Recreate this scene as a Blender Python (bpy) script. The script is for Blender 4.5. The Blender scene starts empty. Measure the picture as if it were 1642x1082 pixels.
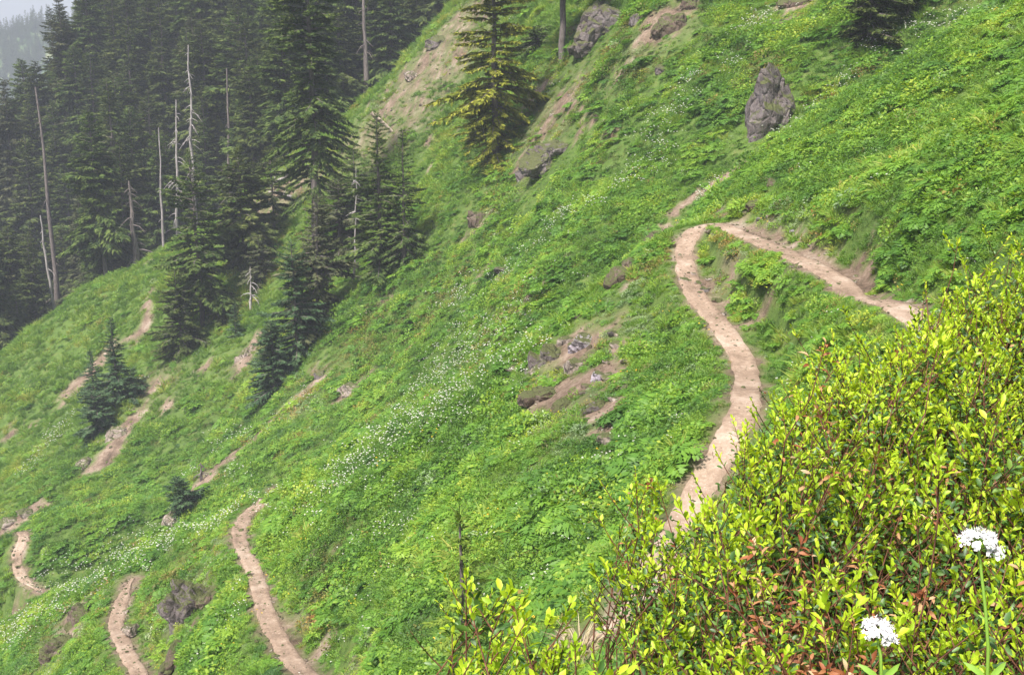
import bpy, math, random
import numpy as np
from mathutils import Vector, Matrix

# ------------------------------------------------------------------ camera, sky, sun, exposure
SC = bpy.context.scene
COL = SC.collection
PITCH = math.radians(14.0)
F = 1760.7                                   # focal length in photo pixels (1642 wide)
CU, CV = 821.0, 541.0
cam_d = bpy.data.cameras.new('camera')
cam_d.sensor_width = 36.0
cam_d.lens = 36.0 * F / 1642.0
cam_d.clip_start = 0.05
cam_d.clip_end = 6000.0
cam = bpy.data.objects.new('camera', cam_d)
COL.objects.link(cam)
cam.rotation_euler = (math.pi / 2 - PITCH, 0, 0)
SC.camera = cam

SUN_EL, SUN_AZ = math.radians(58), math.radians(215)   # azimuth clockwise from +Y: behind the camera, to the left
world = bpy.data.worlds.new('World')
SC.world = world
world.use_nodes = True
wn = world.node_tree
wn.nodes.clear()
wo = wn.nodes.new('ShaderNodeOutputWorld')
bg = wn.nodes.new('ShaderNodeBackground')
sky = wn.nodes.new('ShaderNodeTexSky')
sky.sky_type = 'NISHITA'
sky.sun_disc = False
sky.sun_elevation = SUN_EL
sky.sun_rotation = SUN_AZ
sky.air_density = 1.0
sky.dust_density = 4.0
sky.ozone_density = 1.0
bg.inputs['Strength'].default_value = 0.12
wn.links.new(sky.outputs[0], bg.inputs[0])
wn.links.new(bg.outputs[0], wo.inputs[0])

sun_d = bpy.data.lights.new('sun', 'SUN')
sun_d.energy = 4.4
sun_d.angle = math.radians(5)
sun_d.color = (1.0, 0.95, 0.86)
sun = bpy.data.objects.new('sun', sun_d)
COL.objects.link(sun)
sdir = Vector((math.sin(SUN_AZ) * math.cos(SUN_EL), math.cos(SUN_AZ) * math.cos(SUN_EL), math.sin(SUN_EL)))
sun.rotation_euler = sdir.to_track_quat('Z', 'Y').to_euler()

SC.view_settings.view_transform = 'Standard'
SC.view_settings.look = 'None'
SC.view_settings.gamma = 1.0
SC.view_settings.exposure = 0.84
SC.cycles.max_bounces = 6
SC.cycles.transparent_max_bounces = 4
SC.cycles.use_denoising = True

rng = np.random.default_rng(7)
random.seed(7)

# ------------------------------------------------------------------ maths helpers
def ray(u, v):
    xc, yc = (u - CU) / F, (CV - v) / F
    return np.array([xc, math.cos(PITCH) + yc * math.sin(PITCH), -math.sin(PITCH) + yc * math.cos(PITCH)])

def at(u, v, d):
    return ray(u, v) * d

_perm = np.random.default_rng(99).permutation(256)
_perm = np.concatenate([_perm, _perm, _perm])
_ga = np.random.default_rng(5).uniform(0, 2 * np.pi, 256)
_gx, _gy = np.cos(_ga), np.sin(_ga)

def perlin(x, y):
    xi, yi = np.floor(x).astype(int), np.floor(y).astype(int)
    xf, yf = x - xi, y - yi
    xi, yi = xi & 255, yi & 255
    fx, fy = xf ** 3 * (xf * (xf * 6 - 15) + 10), yf ** 3 * (yf * (yf * 6 - 15) + 10)
    def g(ix, iy, dx, dy):
        h = _perm[_perm[ix] + iy]
        return _gx[h] * dx + _gy[h] * dy
    a = g(xi, yi, xf, yf); b = g(xi + 1, yi, xf - 1, yf)
    c = g(xi, yi + 1, xf, yf - 1); d = g(xi + 1, yi + 1, xf - 1, yf - 1)
    return (a * (1 - fx) + b * fx) * (1 - fy) + (c * (1 - fx) + d * fx) * fy

def fbm(x, y, octv=4, lac=2.1, gain=0.5):
    s, a = 0.0, 1.0
    for k in range(octv):
        s = s + a * perlin(x + 17.3 * k, y - 9.1 * k)
        x, y, a = x * lac, y * lac, a * gain
    return s

def smooth(e0, e1, x):
    t = np.clip((x - e0) / (e1 - e0), 0, 1)
    return t * t * (3 - 2 * t)

# ------------------------------------------------------------------ the lie of the land: control points read off the photo (pixel, distance)
CTRL_PX = [
    # near spur: lower leg, switchback, upper leg
    (1200, 620, 23.5), (1150, 760, 19), (1000, 985, 15), (1190, 570, 25), (1130, 356, 35), (1095, 420, 31.5), (1500, 525, 18), (1300, 425, 26.5), (1400, 475, 22),
    (1240, 480, 26.5), (1330, 540, 20.5),
    # slope above the upper leg and its crest
    (1642, 430, 17), (1642, 300, 20), (1500, 300, 24), (1400, 300, 27), (1642, 150, 28), (1500, 180, 32),
    (1200, 262, 39), (1400, 130, 40), (1642, 0, 41), (1300, 200, 38.5), (1280, 330, 31),
    # crest of the near spur going down to the left
    (1040, 385, 34.5), (990, 440, 33), (870, 560, 31.5), (720, 640, 36), (620, 690, 39), (440, 795, 42), (250, 882, 46), (100, 950, 50), (20, 1000, 53),
    # face of the near spur
    (900, 700, 24.5), (1000, 600, 26), (1050, 520, 28.5), (700, 900, 23.5), (600, 1000, 24), (500, 1082, 25.5), (420, 950, 31), (382, 855, 37.5), (750, 780, 27), (560, 830, 31.5),
    (205, 930, 42.5), (182, 1000, 38), (228, 1082, 32.5), (100, 1050, 40), (0, 1082, 45), (300, 950, 36), (880, 850, 20.5), (800, 1000, 19),
    # gully behind the near spur
    (250, 845, 62), (620, 650, 57), (900, 400, 49), (1000, 330, 50), (1100, 250, 52), (1200, 100, 56), (1300, 20, 58), (1250, 110, 53), (36, 868, 62), (50, 938, 59), (0, 990, 60), (450, 740, 60), (800, 500, 52), (1500, -60, 62),
    # second spur
    (1000, 50, 66), (870, 240, 68), (760, 350, 70), (650, 450, 72), (450, 610, 75), (300, 770, 72), (940, 150, 67), (700, 520, 62), (560, 620, 66), (150, 820, 72), (380, 720, 66),
    # gully behind the second spur and the third crest
    (700, 200, 92), (300, 480, 97), (100, 650, 95), (30, 770, 82), (200, 640, 88), (420, 520, 86), (620, 280, 92), (750, 80, 98), (400, 400, 100),
    (0, 578, 108), (120, 472, 110), (340, 352, 112), (560, 190, 112), (640, 105, 112), (740, 0, 112), (450, 272, 112), (-200, 720, 108),
    # forest slope beyond
    (400, 150, 170), (100, 350, 170), (200, 170, 205), (0, 430, 185), (300, 60, 210), (600, 60, 165), (500, 20, 200), (60, 280, 200), (-200, 520, 185),
]
CTRL_W = [
    (0, 0, -1.65), (-3, 0, -4.0), (4, 0, 1.2), (0, -8, -1.6), (6, -8, 3.0), (-8, 0, -8), (0.5, 2.5, -2.15), (2, 4, -2.0), (3, 2, -0.6),
    (0.5, 5, -4.3), (3, 7, -3.3), (6, 10, -3.2), (0, 9, -7.4), (-3, 5, -6.7), (-6, 10, -11.8), (-2, 14, -10.2), (-12, 15, -17), (-20, 20, -24), (-30, 30, -31),
    (25, 20, 9), (30, 45, 13), (25, 62, 11), (22, 85, 17), (17, 110, 23), (45, 110, 40), (40, 10, 20),
    (-60, 127, -48), (15, 130, 18), (-80, 112, -52),
    (-75, 245, -25), (-40, 250, 15), (-110, 210, -75), (-110, 260, -95), (30, 170, 45), (0, 250, 55), (-100, 90, -72), (-60, 60, -50), (-120, 30, -95), (60, 250, 90), (-140, 150, -100),
]
_CREST_NEAR = [(1642, 0, 41), (1400, 130, 40), (1300, 200, 38.5), (1200, 262, 39), (1100, 330, 36.5), (1040, 385, 34.5), (990, 440, 33), (870, 560, 31.5), (720, 640, 36), (620, 690, 39), (440, 795, 42), (330, 840, 44), (250, 882, 46), (100, 950, 50)]
_CREST_FAR = [(0, 578, 108), (120, 472, 110), (340, 352, 112), (450, 272, 112), (560, 190, 112), (640, 105, 112), (740, 0, 112)]
for _u, _v, _d in _CREST_NEAR:
    CTRL_W.append(tuple(at(_u, _v, _d + 7) - np.array([0, 0, 1.3])))
for _u, _v, _d in _CREST_FAR:
    CTRL_W.append(tuple(at(_u, _v, _d + 9) - np.array([0, 0, 4.0])))
    CTRL_W.append(tuple(at(_u, _v, _d + 18) - np.array([0, 0, 8.0])))
_P = [at(*c) for c in CTRL_PX] + [np.array(c, float) for c in CTRL_W]
_P = np.array(_P)
_cx, _cy, _cz = _P[:, 0], _P[:, 1], _P[:, 2]

def _uk(r2):
    return 0.5 * r2 * np.log(r2 + 1e-9)
_n = len(_P)
_A = np.zeros((_n + 3, _n + 3))
_d2 = ((_cx[:, None] - _cx) ** 2 + (_cy[:, None] - _cy) ** 2) / 900.0
_A[:_n, :_n] = _uk(_d2) + np.eye(_n) * 0.0012
_A[:_n, _n] = 1; _A[:_n, _n + 1] = _cx / 30; _A[:_n, _n + 2] = _cy / 30
_A[_n:, :_n] = _A[:_n, _n:].T
_W = np.linalg.solve(_A, np.concatenate([_cz - 0.75 * _cx, np.zeros(3)]))

def H0(x, y):
    x = np.asarray(x, float); y = np.asarray(y, float)
    sh = x.shape
    x, y = x.ravel(), y.ravel()
    out = np.empty_like(x)
    for a in range(0, len(x), 20000):
        xs, ys = x[a:a + 20000], y[a:a + 20000]
        r2 = ((xs[:, None] - _cx) ** 2 + (ys[:, None] - _cy) ** 2) / 900.0
        out[a:a + 20000] = _uk(r2) @ _W[:_n] + _W[_n] + _W[_n + 1] * xs / 30 + _W[_n + 2] * ys / 30 + 0.75 * xs
    dist = np.hypot(x, y)
    amp = smooth(6, 30, dist)
    nz = 0.55 * fbm(x / 9.0, y / 9.0, 3) + 0.22 * fbm(x / 2.4 + 40, y / 2.4, 3)
    far = smooth(60, 110, dist)
    nz = nz + far * 0.9 * fbm(x / 14.0 + 8, y / 14.0, 3)
    return (out + nz * (0.12 + 0.88 * amp)).reshape(sh)

def hit(u, v, dmin=5.0, dmax=260.0, H=None):
    H = H or H0
    r = ray(u, v)
    ds = np.concatenate([np.arange(dmin, min(dmax, 70), 0.1), np.arange(max(dmin, 70), dmax, 0.25)])
    p = ds[:, None] * r
    below = p[:, 2] < H(p[:, 0], p[:, 1])
    k = np.argmax(below)
    if not below[k]:
        return None
    lo, hi = ds[max(k - 1, 0)], ds[k]
    for _ in range(12):
        m = (lo + hi) / 2
        q = r * m
        if q[2] < H(q[0:1], q[1:2])[0]: hi = m
        else: lo = m
    return r * hi

# ------------------------------------------------------------------ trails (walked routes, found on the hillside)
def resample(pts, step):
    pts = np.array(pts, float)
    seg = np.hypot(*(pts[1:] - pts[:-1]).T[:2])
    s = np.concatenate([[0], np.cumsum(seg)])
    t = np.linspace(0, s[-1], max(3, int(s[-1] / step)))
    return np.stack([np.interp(t, s, pts[:, k]) for k in range(pts.shape[1])], 1)

def blur(a, n):
    for _ in range(n):
        b = a.copy()
        b[1:-1] = 0.25 * a[:-2] + 0.5 * a[1:-1] + 0.25 * a[2:]
        a = b
    return a

ROUTES = [   # (pixels, nearest distance to look at, half width, extra world points past the end)
    ([(1640, 582), (1580, 562), (1525, 543), (1480, 518), (1420, 485), (1350, 447), (1300, 421), (1250, 399), (1200, 378), (1160, 358), (1135, 356), (1108, 371), (1096, 396),
      (1100, 430), (1112, 465), (1137, 500), (1165, 535), (1190, 570), (1200, 610), (1194, 650), (1170, 700), (1142, 745), (1120, 790), (1095, 840), (1070, 880), (1040, 930), (1000, 985), (970, 1010), (935, 1032)], 8, 0.30),
    ([(437, 782), (424, 803), (398, 824), (381, 850), (388, 880), (408, 915), (420, 960), (432, 1000), (460, 1045), (500, 1085), (545, 1125)], 20, 0.26),
    ([(213, 926), (195, 960), (184, 1000), (200, 1040), (226, 1082), (245, 1125)], 20, 0.28),
    ([(-40, 868), (5, 862), (40, 861), (24, 900), (35, 925), (56, 943), (64, 948)], 54, 0.31),
    ([(28, 978), (-10, 1008), (-40, 1020)], 54, 0.36),
]
TRAILS = []
for px, dmin, hw in ROUTES:
    w = [hit(u, v, dmin) for u, v in px]
    w = np.array([q for q in w if q is not None])
    w = resample(w, 0.25)
    w = blur(w, 6)
    z = H0(w[:, 0], w[:, 1])
    w[:, 2] = blur(z, 12)
    TRAILS.append((w, hw))
_T = np.concatenate([np.c_[w, np.full(len(w), hw)] for w, hw in TRAILS])

def trail_info(x, y):
    """distance to the nearest trail centre line, its height and half width"""
    sh = np.shape(x)
    x, y = np.ravel(x), np.ravel(y)
    D = np.full(len(x), 99.0); Z = np.zeros(len(x)); HWD = np.full(len(x), 0.3)
    near = np.ones(len(x), bool)
    idx = np.nonzero(near)[0]
    for a in range(0, len(idx), 20000):
        i = idx[a:a + 20000]
        d2 = (x[i][:, None] - _T[:, 0]) ** 2 + (y[i][:, None] - _T[:, 1]) ** 2
        k = d2.argmin(1)
        D[i] = np.sqrt(d2[np.arange(len(i)), k]); Z[i] = _T[k, 2]; HWD[i] = _T[k, 3]
    return D.reshape(sh), Z.reshape(sh), HWD.reshape(sh)

def H(x, y):
    h = H0(x, y)
    D, Z, W = trail_info(x, y)
    w = 1 - smooth(W + 0.22, W + 1.0, D)
    return h * (1 - w) + (Z - 0.03) * w

def mk_mesh(name, verts, faces, mat=None, smooth_=False, parent=None, link=True):
    """verts Nx3, faces a list of (M,k) arrays of constant k, or one such array"""
    me = bpy.data.meshes.new(name)
    if not isinstance(faces, list): faces = [faces]
    verts = np.asarray(verts, np.float32)
    loops = np.concatenate([np.asarray(f).ravel() for f in faces]).astype(np.int32)
    tot = np.concatenate([np.full(len(f), np.asarray(f).shape[1]) for f in faces]).astype(np.int32)
    start = (np.cumsum(tot) - tot).astype(np.int32)
    me.vertices.add(len(verts)); me.vertices.foreach_set('co', verts.ravel())
    me.loops.add(len(loops)); me.loops.foreach_set('vertex_index', loops)
    me.polygons.add(len(tot)); me.polygons.foreach_set('loop_start', start)
    try: me.polygons.foreach_set('loop_total', tot)
    except Exception: pass
    if smooth_: me.polygons.foreach_set('use_smooth', np.ones(len(tot), bool))
    me.update(calc_edges=True)
    me.validate()
    if mat: me.materials.append(mat)
    o = bpy.data.objects.new(name, me)
    if link: COL.objects.link(o)
    if parent: o.parent = parent
    return o

def grid_faces(nr, nc, wrap=False):
    r = np.arange(nr - 1)[:, None]; c = np.arange(nc - (0 if wrap else 1))[None, :]
    a = r * nc + c; b = r * nc + (c + 1) % nc
    return np.stack([a, b, b + nc, a + nc], -1).reshape(-1, 4)

def add_attr(o, name, vals, typ='FLOAT', dom='POINT'):
    at_ = o.data.attributes.new(name, typ, dom)
    at_.data.foreach_set('vector' if typ == 'FLOAT_VECTOR' else 'value', np.asarray(vals, np.float32 if typ != 'INT' else np.int32).ravel())

def tag(o, label=None, cat=None, group=None, kind=None):
    if label: o['label'] = label
    if cat: o['category'] = cat
    if group: o['group'] = group
    if kind: o['kind'] = kind
    return o

def empty(name, loc, rz=0.0):
    o = bpy.data.objects.new(name, None)
    COL.objects.link(o)
    o.empty_display_size = 0.2
    o.location = loc
    o.rotation_euler = (0, 0, rz)
    return o

def copy_thing(root, loc, rz, sc=1.0):
    r = root.copy(); COL.objects.link(r)
    r.location = loc; r.rotation_euler = (0, 0, rz); r.scale = (sc if np.ndim(sc) else (sc, sc, sc))
    for ch in root.children:
        c = ch.copy(); COL.objects.link(c); c.parent = r
    return r

def stand(u, d):
    """the spot on the ground in direction u at distance d"""
    x = (u - CU) / F * d
    y = d
    for _ in range(14):
        z = float(H0(np.array([x]), np.array([y]))[0])
        y = 0.5 * y + 0.5 * (d + z * math.sin(PITCH)) / math.cos(PITCH)
    return np.array([x, y, z])

def top_z(y, v):
    yc = (CV - v) / F
    return y * (yc * math.cos(PITCH) - math.sin(PITCH)) / (math.cos(PITCH) + yc * math.sin(PITCH))

def project(P):
    D = P[:, 1] * math.cos(PITCH) - P[:, 2] * math.sin(PITCH)
    Y = P[:, 1] * math.sin(PITCH) + P[:, 2] * math.cos(PITCH)
    D = np.where(D < 0.01, 0.01, D)
    return CU + F * P[:, 0] / D, CV - F * Y / D, D

# ------------------------------------------------------------------ materials
def new_mat(name):
    m = bpy.data.materials.new(name)
    m.use_nodes = True
    nt = m.node_tree
    nt.nodes.clear()
    out = nt.nodes.new('ShaderNodeOutputMaterial')
    return m, nt, out

def N(nt, typ, **kw):
    n = nt.nodes.new(typ)
    for k, v in kw.items():
        if k.startswith('i_'):
            n.inputs[int(k[2:]) if k[2:].isdigit() else k[2:].replace('_', ' ')].default_value = v
        else: setattr(n, k, v)
    return n

def ramp(nt, fac, stops):
    r = nt.nodes.new('ShaderNodeValToRGB')
    e = r.color_ramp.elements
    while len(e) < len(stops): e.new(0.5)
    for k, (p, c) in enumerate(stops):
        e[k].position = p
        e[k].color = (*c, 1)
    nt.links.new(fac, r.inputs[0])
    return r.outputs[0]

def math_n(nt, op, a, b=None, clamp=False):
    n = nt.nodes.new('ShaderNodeMath'); n.operation = op; n.use_clamp = clamp
    for k, q in enumerate((a, b)):
        if q is None: continue
        if isinstance(q, (int, float)): n.inputs[k].default_value = q
        else: nt.links.new(q, n.inputs[k])
    return n.outputs[0]

def mix_rgb(nt, fac, a, b, mode='MIX'):
    n = nt.nodes.new('ShaderNodeMix'); n.data_type = 'RGBA'; n.blend_type = mode
    for k, q in ((0, fac), (6, a), (7, b)):
        if isinstance(q, (int, float)): n.inputs[k].default_value = q
        elif isinstance(q, tuple): n.inputs[k].default_value = (*q, 1)
        else: nt.links.new(q, n.inputs[k])
    return n.outputs[2]

def noise_n(nt, scale, detail=4, rough=0.6, vec=None):
    n = N(nt, 'ShaderNodeTexNoise'); n.inputs['Scale'].default_value = scale; n.inputs['Detail'].default_value = detail
    n.inputs['Roughness'].default_value = rough
    if vec is None:
        g = N(nt, 'ShaderNodeNewGeometry'); vec = g.outputs['Position']
    nt.links.new(vec, n.inputs['Vector'])
    return n.outputs['Fac']

def leaf_mat(name, stops, trans=0.3, gloss=0.03, rough=0.6, patch=0.22, patch_amt=0.62, isl=0.3, inst=True):
    """foliage: colour from a ramp driven by the plant's own tint, the leaf and the patch of ground it grows in"""
    m, nt, out = new_mat(name)
    g = N(nt, 'ShaderNodeNewGeometry')
    fac = noise_n(nt, patch, 3, 0.6)
    fac = math_n(nt, 'MULTIPLY_ADD', fac, patch_amt * 2.2)
    fac.node.inputs[2].default_value = 0.5 - patch_amt * 1.1
    if isl:
        q = math_n(nt, 'MULTIPLY_ADD', g.outputs['Random Per Island'], isl); q.node.inputs[2].default_value = -isl / 2
        fac = math_n(nt, 'ADD', fac, q)
    if inst:
        a = N(nt, 'ShaderNodeAttribute', attribute_type='INSTANCER', attribute_name='tint')
        q = math_n(nt, 'MULTIPLY_ADD', a.outputs['Fac'], 0.7); q.node.inputs[2].default_value = -0.35
        fac = math_n(nt, 'ADD', fac, q, True)
    col = ramp(nt, fac, stops)
    d = N(nt, 'ShaderNodeBsdfDiffuse'); nt.links.new(col, d.inputs[0])
    t = N(nt, 'ShaderNodeBsdfTranslucent')
    tc = mix_rgb(nt, 1.0, col, (1.25, 1.15, 0.55), 'MULTIPLY'); nt.links.new(tc, t.inputs[0])
    mx = N(nt, 'ShaderNodeMixShader'); mx.inputs[0].default_value = trans
    nt.links.new(d.outputs[0], mx.inputs[1]); nt.links.new(t.outputs[0], mx.inputs[2])
    res = mx.outputs[0]
    if gloss:
        gl = N(nt, 'ShaderNodeBsdfGlossy'); gl.inputs['Roughness'].default_value = rough
        mg = N(nt, 'ShaderNodeMixShader'); mg.inputs[0].default_value = gloss
        nt.links.new(res, mg.inputs[1]); nt.links.new(gl.outputs[0], mg.inputs[2]); res = mg.outputs[0]
    nt.links.new(res, out.inputs[0])
    return m

def solid_mat(name, stops, scale=3.0, detail=5, rough=0.9, bump=0.0, bscale=None, stretch=None, spec=0.2):
    m, nt, out = new_mat(name)
    p = N(nt, 'ShaderNodeBsdfPrincipled'); p.inputs['Roughness'].default_value = rough
    p.inputs['Specular IOR Level'].default_value = spec
    g = N(nt, 'ShaderNodeNewGeometry'); vec = g.outputs['Position']
    if stretch:
        mp = N(nt, 'ShaderNodeMapping'); mp.inputs['Scale'].default_value = stretch; nt.links.new(vec, mp.inputs[0]); vec = mp.outputs[0]
    f = noise_n(nt, scale, detail, 0.65, vec)
    nt.links.new(ramp(nt, f, stops), p.inputs['Base Color'])
    if bump:
        b = N(nt, 'ShaderNodeBump'); b.inputs['Strength'].default_value = bump; b.inputs['Distance'].default_value = 0.05
        nt.links.new(noise_n(nt, bscale or scale * 3, 6, 0.7, vec), b.inputs['Height']); nt.links.new(b.outputs[0], p.inputs['Normal'])
    nt.links.new(p.outputs[0], out.inputs[0])
    return m

def rock_mat(name, dark, mid, light, moss=0.4, stretch=(1, 1, 0.75), lichen=(0.10, 0.11, 0.045)):
    m, nt, out = new_mat(name)
    p = N(nt, 'ShaderNodeBsdfPrincipled'); p.inputs['Roughness'].default_value = 0.9; p.inputs['Specular IOR Level'].default_value = 0.15
    g = N(nt, 'ShaderNodeNewGeometry')
    mp = N(nt, 'ShaderNodeMapping'); mp.inputs['Scale'].default_value = stretch; mp.inputs['Rotation'].default_value = (0.2, 0.35, 0)
    nt.links.new(g.outputs['Position'], mp.inputs[0])
    f = noise_n(nt, 3.4, 9, 0.78, mp.outputs[0])
    c = ramp(nt, f, [(0.32, dark), (0.48, mid), (0.66, light)])
    f2 = noise_n(nt, 0.9, 4, 0.6)
    c = mix_rgb(nt, math_n(nt, 'MULTIPLY', f2, 0.45), c, (0.20, 0.15, 0.105))
    vo = N(nt, 'ShaderNodeTexVoronoi', feature='DISTANCE_TO_EDGE'); vo.inputs['Scale'].default_value = 2.2; dn = N(nt, 'ShaderNodeTexNoise'); dn.inputs['Scale'].default_value = 1.6; dn.inputs['Detail'].default_value = 5; nt.links.new(mp.outputs[0], dn.inputs['Vector'])
    nt.links.new(mix_rgb(nt, 0.35, mp.outputs[0], dn.outputs['Color']), vo.inputs['Vector'])
    crack = math_n(nt, 'MULTIPLY', math_n(nt, 'LESS_THAN', vo.outputs['Distance'], 0.03), math_n(nt, 'GREATER_THAN', noise_n(nt, 3.0, 3), 0.52))
    c = mix_rgb(nt, math_n(nt, 'MULTIPLY', crack, 0.75), c, (0.035, 0.03, 0.028))
    sx = N(nt, 'ShaderNodeSeparateXYZ'); nt.links.new(g.outputs['Normal'], sx.inputs[0])
    mo = math_n(nt, 'ADD', sx.outputs['Z'], math_n(nt, 'MULTIPLY_ADD', noise_n(nt, 1.7, 5, 0.7), 1.6))
    mo.node.inputs[1].node.inputs[2].default_value = -0.8 if False else 0
    mr = N(nt, 'ShaderNodeMapRange'); mr.inputs[1].default_value = 1.98 - moss; mr.inputs[2].default_value = 2.2 - moss
    nt.links.new(mo, mr.inputs[0])
    c = mix_rgb(nt, mr.outputs[0], c, lichen)
    nt.links.new(c, p.inputs['Base Color'])
    b = N(nt, 'ShaderNodeBump'); b.inputs['Strength'].default_value = 0.9; b.inputs['Distance'].default_value = 0.15
    hh = math_n(nt, 'ADD', noise_n(nt, 5.5, 8, 0.75, mp.outputs[0]), math_n(nt, 'MULTIPLY', math_n(nt, 'MINIMUM', vo.outputs['Distance'], 0.12), 4.0))
    nt.links.new(hh, b.inputs['Height']); nt.links.new(b.outputs[0], p.inputs['Normal'])
    nt.links.new(p.outputs[0], out.inputs[0])
    return m

# ------------------------------------------------------------------ patches: bare soil, scree, grey-green plants, heath (spots on the hillside)
def spots(lst):
    out = []
    for u, v, r, s, dm in lst:
        h = hit(u, v, dm)
        if h is None: continue
        d = h[1] * math.cos(PITCH) - h[2] * math.sin(PITCH)
        out.append((h[0], h[1], r * d / F, s))
    return np.array(out)

def line_spots(pts, r, s, dm, step=12):
    out = []
    for (a, b), (c, d) in zip(pts[:-1], pts[1:]):
        n = max(1, int(math.hypot(c - a, d - b) / step))
        for k in range(n): out.append((a + (c - a) * k / n, b + (d - b) * k / n, r, s, dm))
    return out

SOIL = spots(
    line_spots([(1050, 372), (1100, 372)], 12, 1.0, 20) + line_spots([(1172, 512), (1215, 492), (1260, 475), (1312, 450)], 16, 1.0, 15) +
    line_spots([(1150, 340), (1200, 352), (1255, 375)], 16, 0.9, 20) + line_spots([(1230, 365), (1310, 388), (1400, 430), (1480, 480)], 20, 1.0, 14) + [(1380, 400, 22, 0.7, 14), (1440, 430, 20, 0.6, 14), (1540, 470, 18, 0.7, 12)] +
    line_spots([(1080, 340), (1150, 295), (1200, 262)], 13, 0.85, 30) + [(1130, 440, 22, 0.8, 15), (1140, 480, 18, 0.8, 15), (1170, 380, 20, 0.7, 15), (1180, 430, 16, 0.4, 15)] +
    # rocky knob below the switchback
    [(915, 560, 48, 0.9, 20), (960, 600, 46, 0.8, 20), (900, 630, 42, 0.9, 20), (960, 660, 42, 0.75, 20), (1000, 560, 30, 0.45, 20), (860, 690, 22, 0.8, 20), (970, 690, 30, 0.85, 20), (1000, 640, 25, 0.4, 20), (1030, 440, 20, 0.5, 20), (1000, 460, 20, 0.5, 20), (940, 540, 30, 0.7, 20)] +
    # second spur, broken rock and earth
    [(860, 150, 22, 0.7, 55), (900, 170, 26, 0.7, 55), (940, 200, 18, 0.6, 55), (880, 200, 20, 0.6, 55), (1050, 40, 40, 0.5, 55), (1080, 20, 30, 0.6, 55), (960, 20, 35, 0.6, 55), (840, 260, 24, 0.6, 55), (770, 360, 24, 0.6, 55), (1000, 110, 20, 0.5, 55)] +
    line_spots([(900, 150), (960, 205), (1000, 215)], 10, 0.8, 55) + [(780, 435, 22, 0.7, 55), (800, 450, 18, 0.6, 55), (700, 190, 14, 0.6, 70), (685, 230, 12, 0.6, 70), (740, 205, 14, 0.5, 70), (690, 270, 12, 0.5, 70)] +
    line_spots([(300, 800), (350, 745), (400, 712), (450, 660), (520, 600)], 14, 0.85, 55) + line_spots([(545, 640), (595, 600)], 14, 0.95, 50) + [(660, 555, 14, 0.7, 55), (620, 480, 14, 0.4, 55), (500, 600, 20, 0.6, 55)] +
    # third spur
    line_spots([(770, 10), (720, 50), (680, 90), (650, 130), (600, 190)], 46, 0.30, 85) + line_spots([(770, 40), (700, 110), (650, 180)], 46, 0.28, 85) +
    line_spots([(415, 540), (380, 600)], 16, 0.9, 75) + line_spots([(215, 670), (165, 740), (140, 760)], 17, 0.95, 70) + [(250, 620, 16, 0.8, 75), (270, 650, 14, 0.7, 75), (230, 610, 12, 0.7, 75), (330, 590, 14, 0.6, 75)] +
    line_spots([(240, 470), (235, 520), (210, 550)], 12, 0.7, 85) + line_spots([(175, 560), (120, 620), (90, 660)], 14, 0.75, 85) + [(215, 432, 14, 0.8, 95), (235, 420, 12, 0.7, 95), (60, 675, 14, 0.6, 85), (20, 690, 14, 0.6, 85), (440, 320, 40, 0.4, 90), (480, 300, 30, 0.4, 90)] +
    line_spots([(0, 850), (30, 830), (70, 800)], 17, 1.0, 55) + [(75, 810, 12, 0.8, 55), (250, 790, 12, 0.5, 60), (240, 800, 10, 0.5, 60)] +
    # lower left broken ground
    [(120, 985, 22, 0.85, 25), (100, 1030, 26, 0.8, 25), (140, 1010, 18, 0.6, 25), (300, 960, 30, 0.75, 25), (330, 990, 20, 0.6, 25), (280, 1050, 22, 0.8, 25), (320, 900, 18, 0.4, 25), (205, 1035, 16, 0.9, 25)] +
    [(455, 985, 14, 0.8, 20), (480, 1010, 14, 0.9, 20), (510, 1018, 20, 0.9, 20), (575, 1050, 16, 0.9, 20), (565, 1030, 12, 0.7, 20), (500, 890, 14, 0.6, 20), (530, 880, 14, 0.5, 20), (450, 900, 10, 0.5, 20)] +
    [(1260, 35, 20, 0.5, 50), (1290, 5, 34, 0.7, 50), (990, 445, 14, 0.9, 20), (960, 1010, 26, 0.6, 10), (900, 420, 20, 0.3, 40), (840, 490, 22, 0.5, 40), (870, 460, 20, 0.4, 40)])
SAGE = spots([(1000, 480, 45, 0.9, 20), (1020, 520, 50, 0.8, 20), (950, 540, 40, 0.7, 20), (1000, 570, 50, 0.5, 20), (940, 640, 45, 0.7, 20), (1130, 590, 30, 0.5, 15), (1160, 640, 25, 0.4, 15), (940, 690, 40, 0.7, 20), (1280, 355, 26, 0.9, 15),
              (310, 960, 24, 0.9, 25), (80, 1080, 16, 1.0, 25), (690, 130, 60, 0.7, 85), (640, 170, 50, 0.7, 85), (720, 60, 40, 0.6, 85), (490, 660, 30, 0.7, 55), (700, 770, 40, 0.35, 20), (640, 800, 30, 0.4, 20), (430, 330, 40, 0.6, 90), (760, 700, 40, 0.3, 20)])
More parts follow.
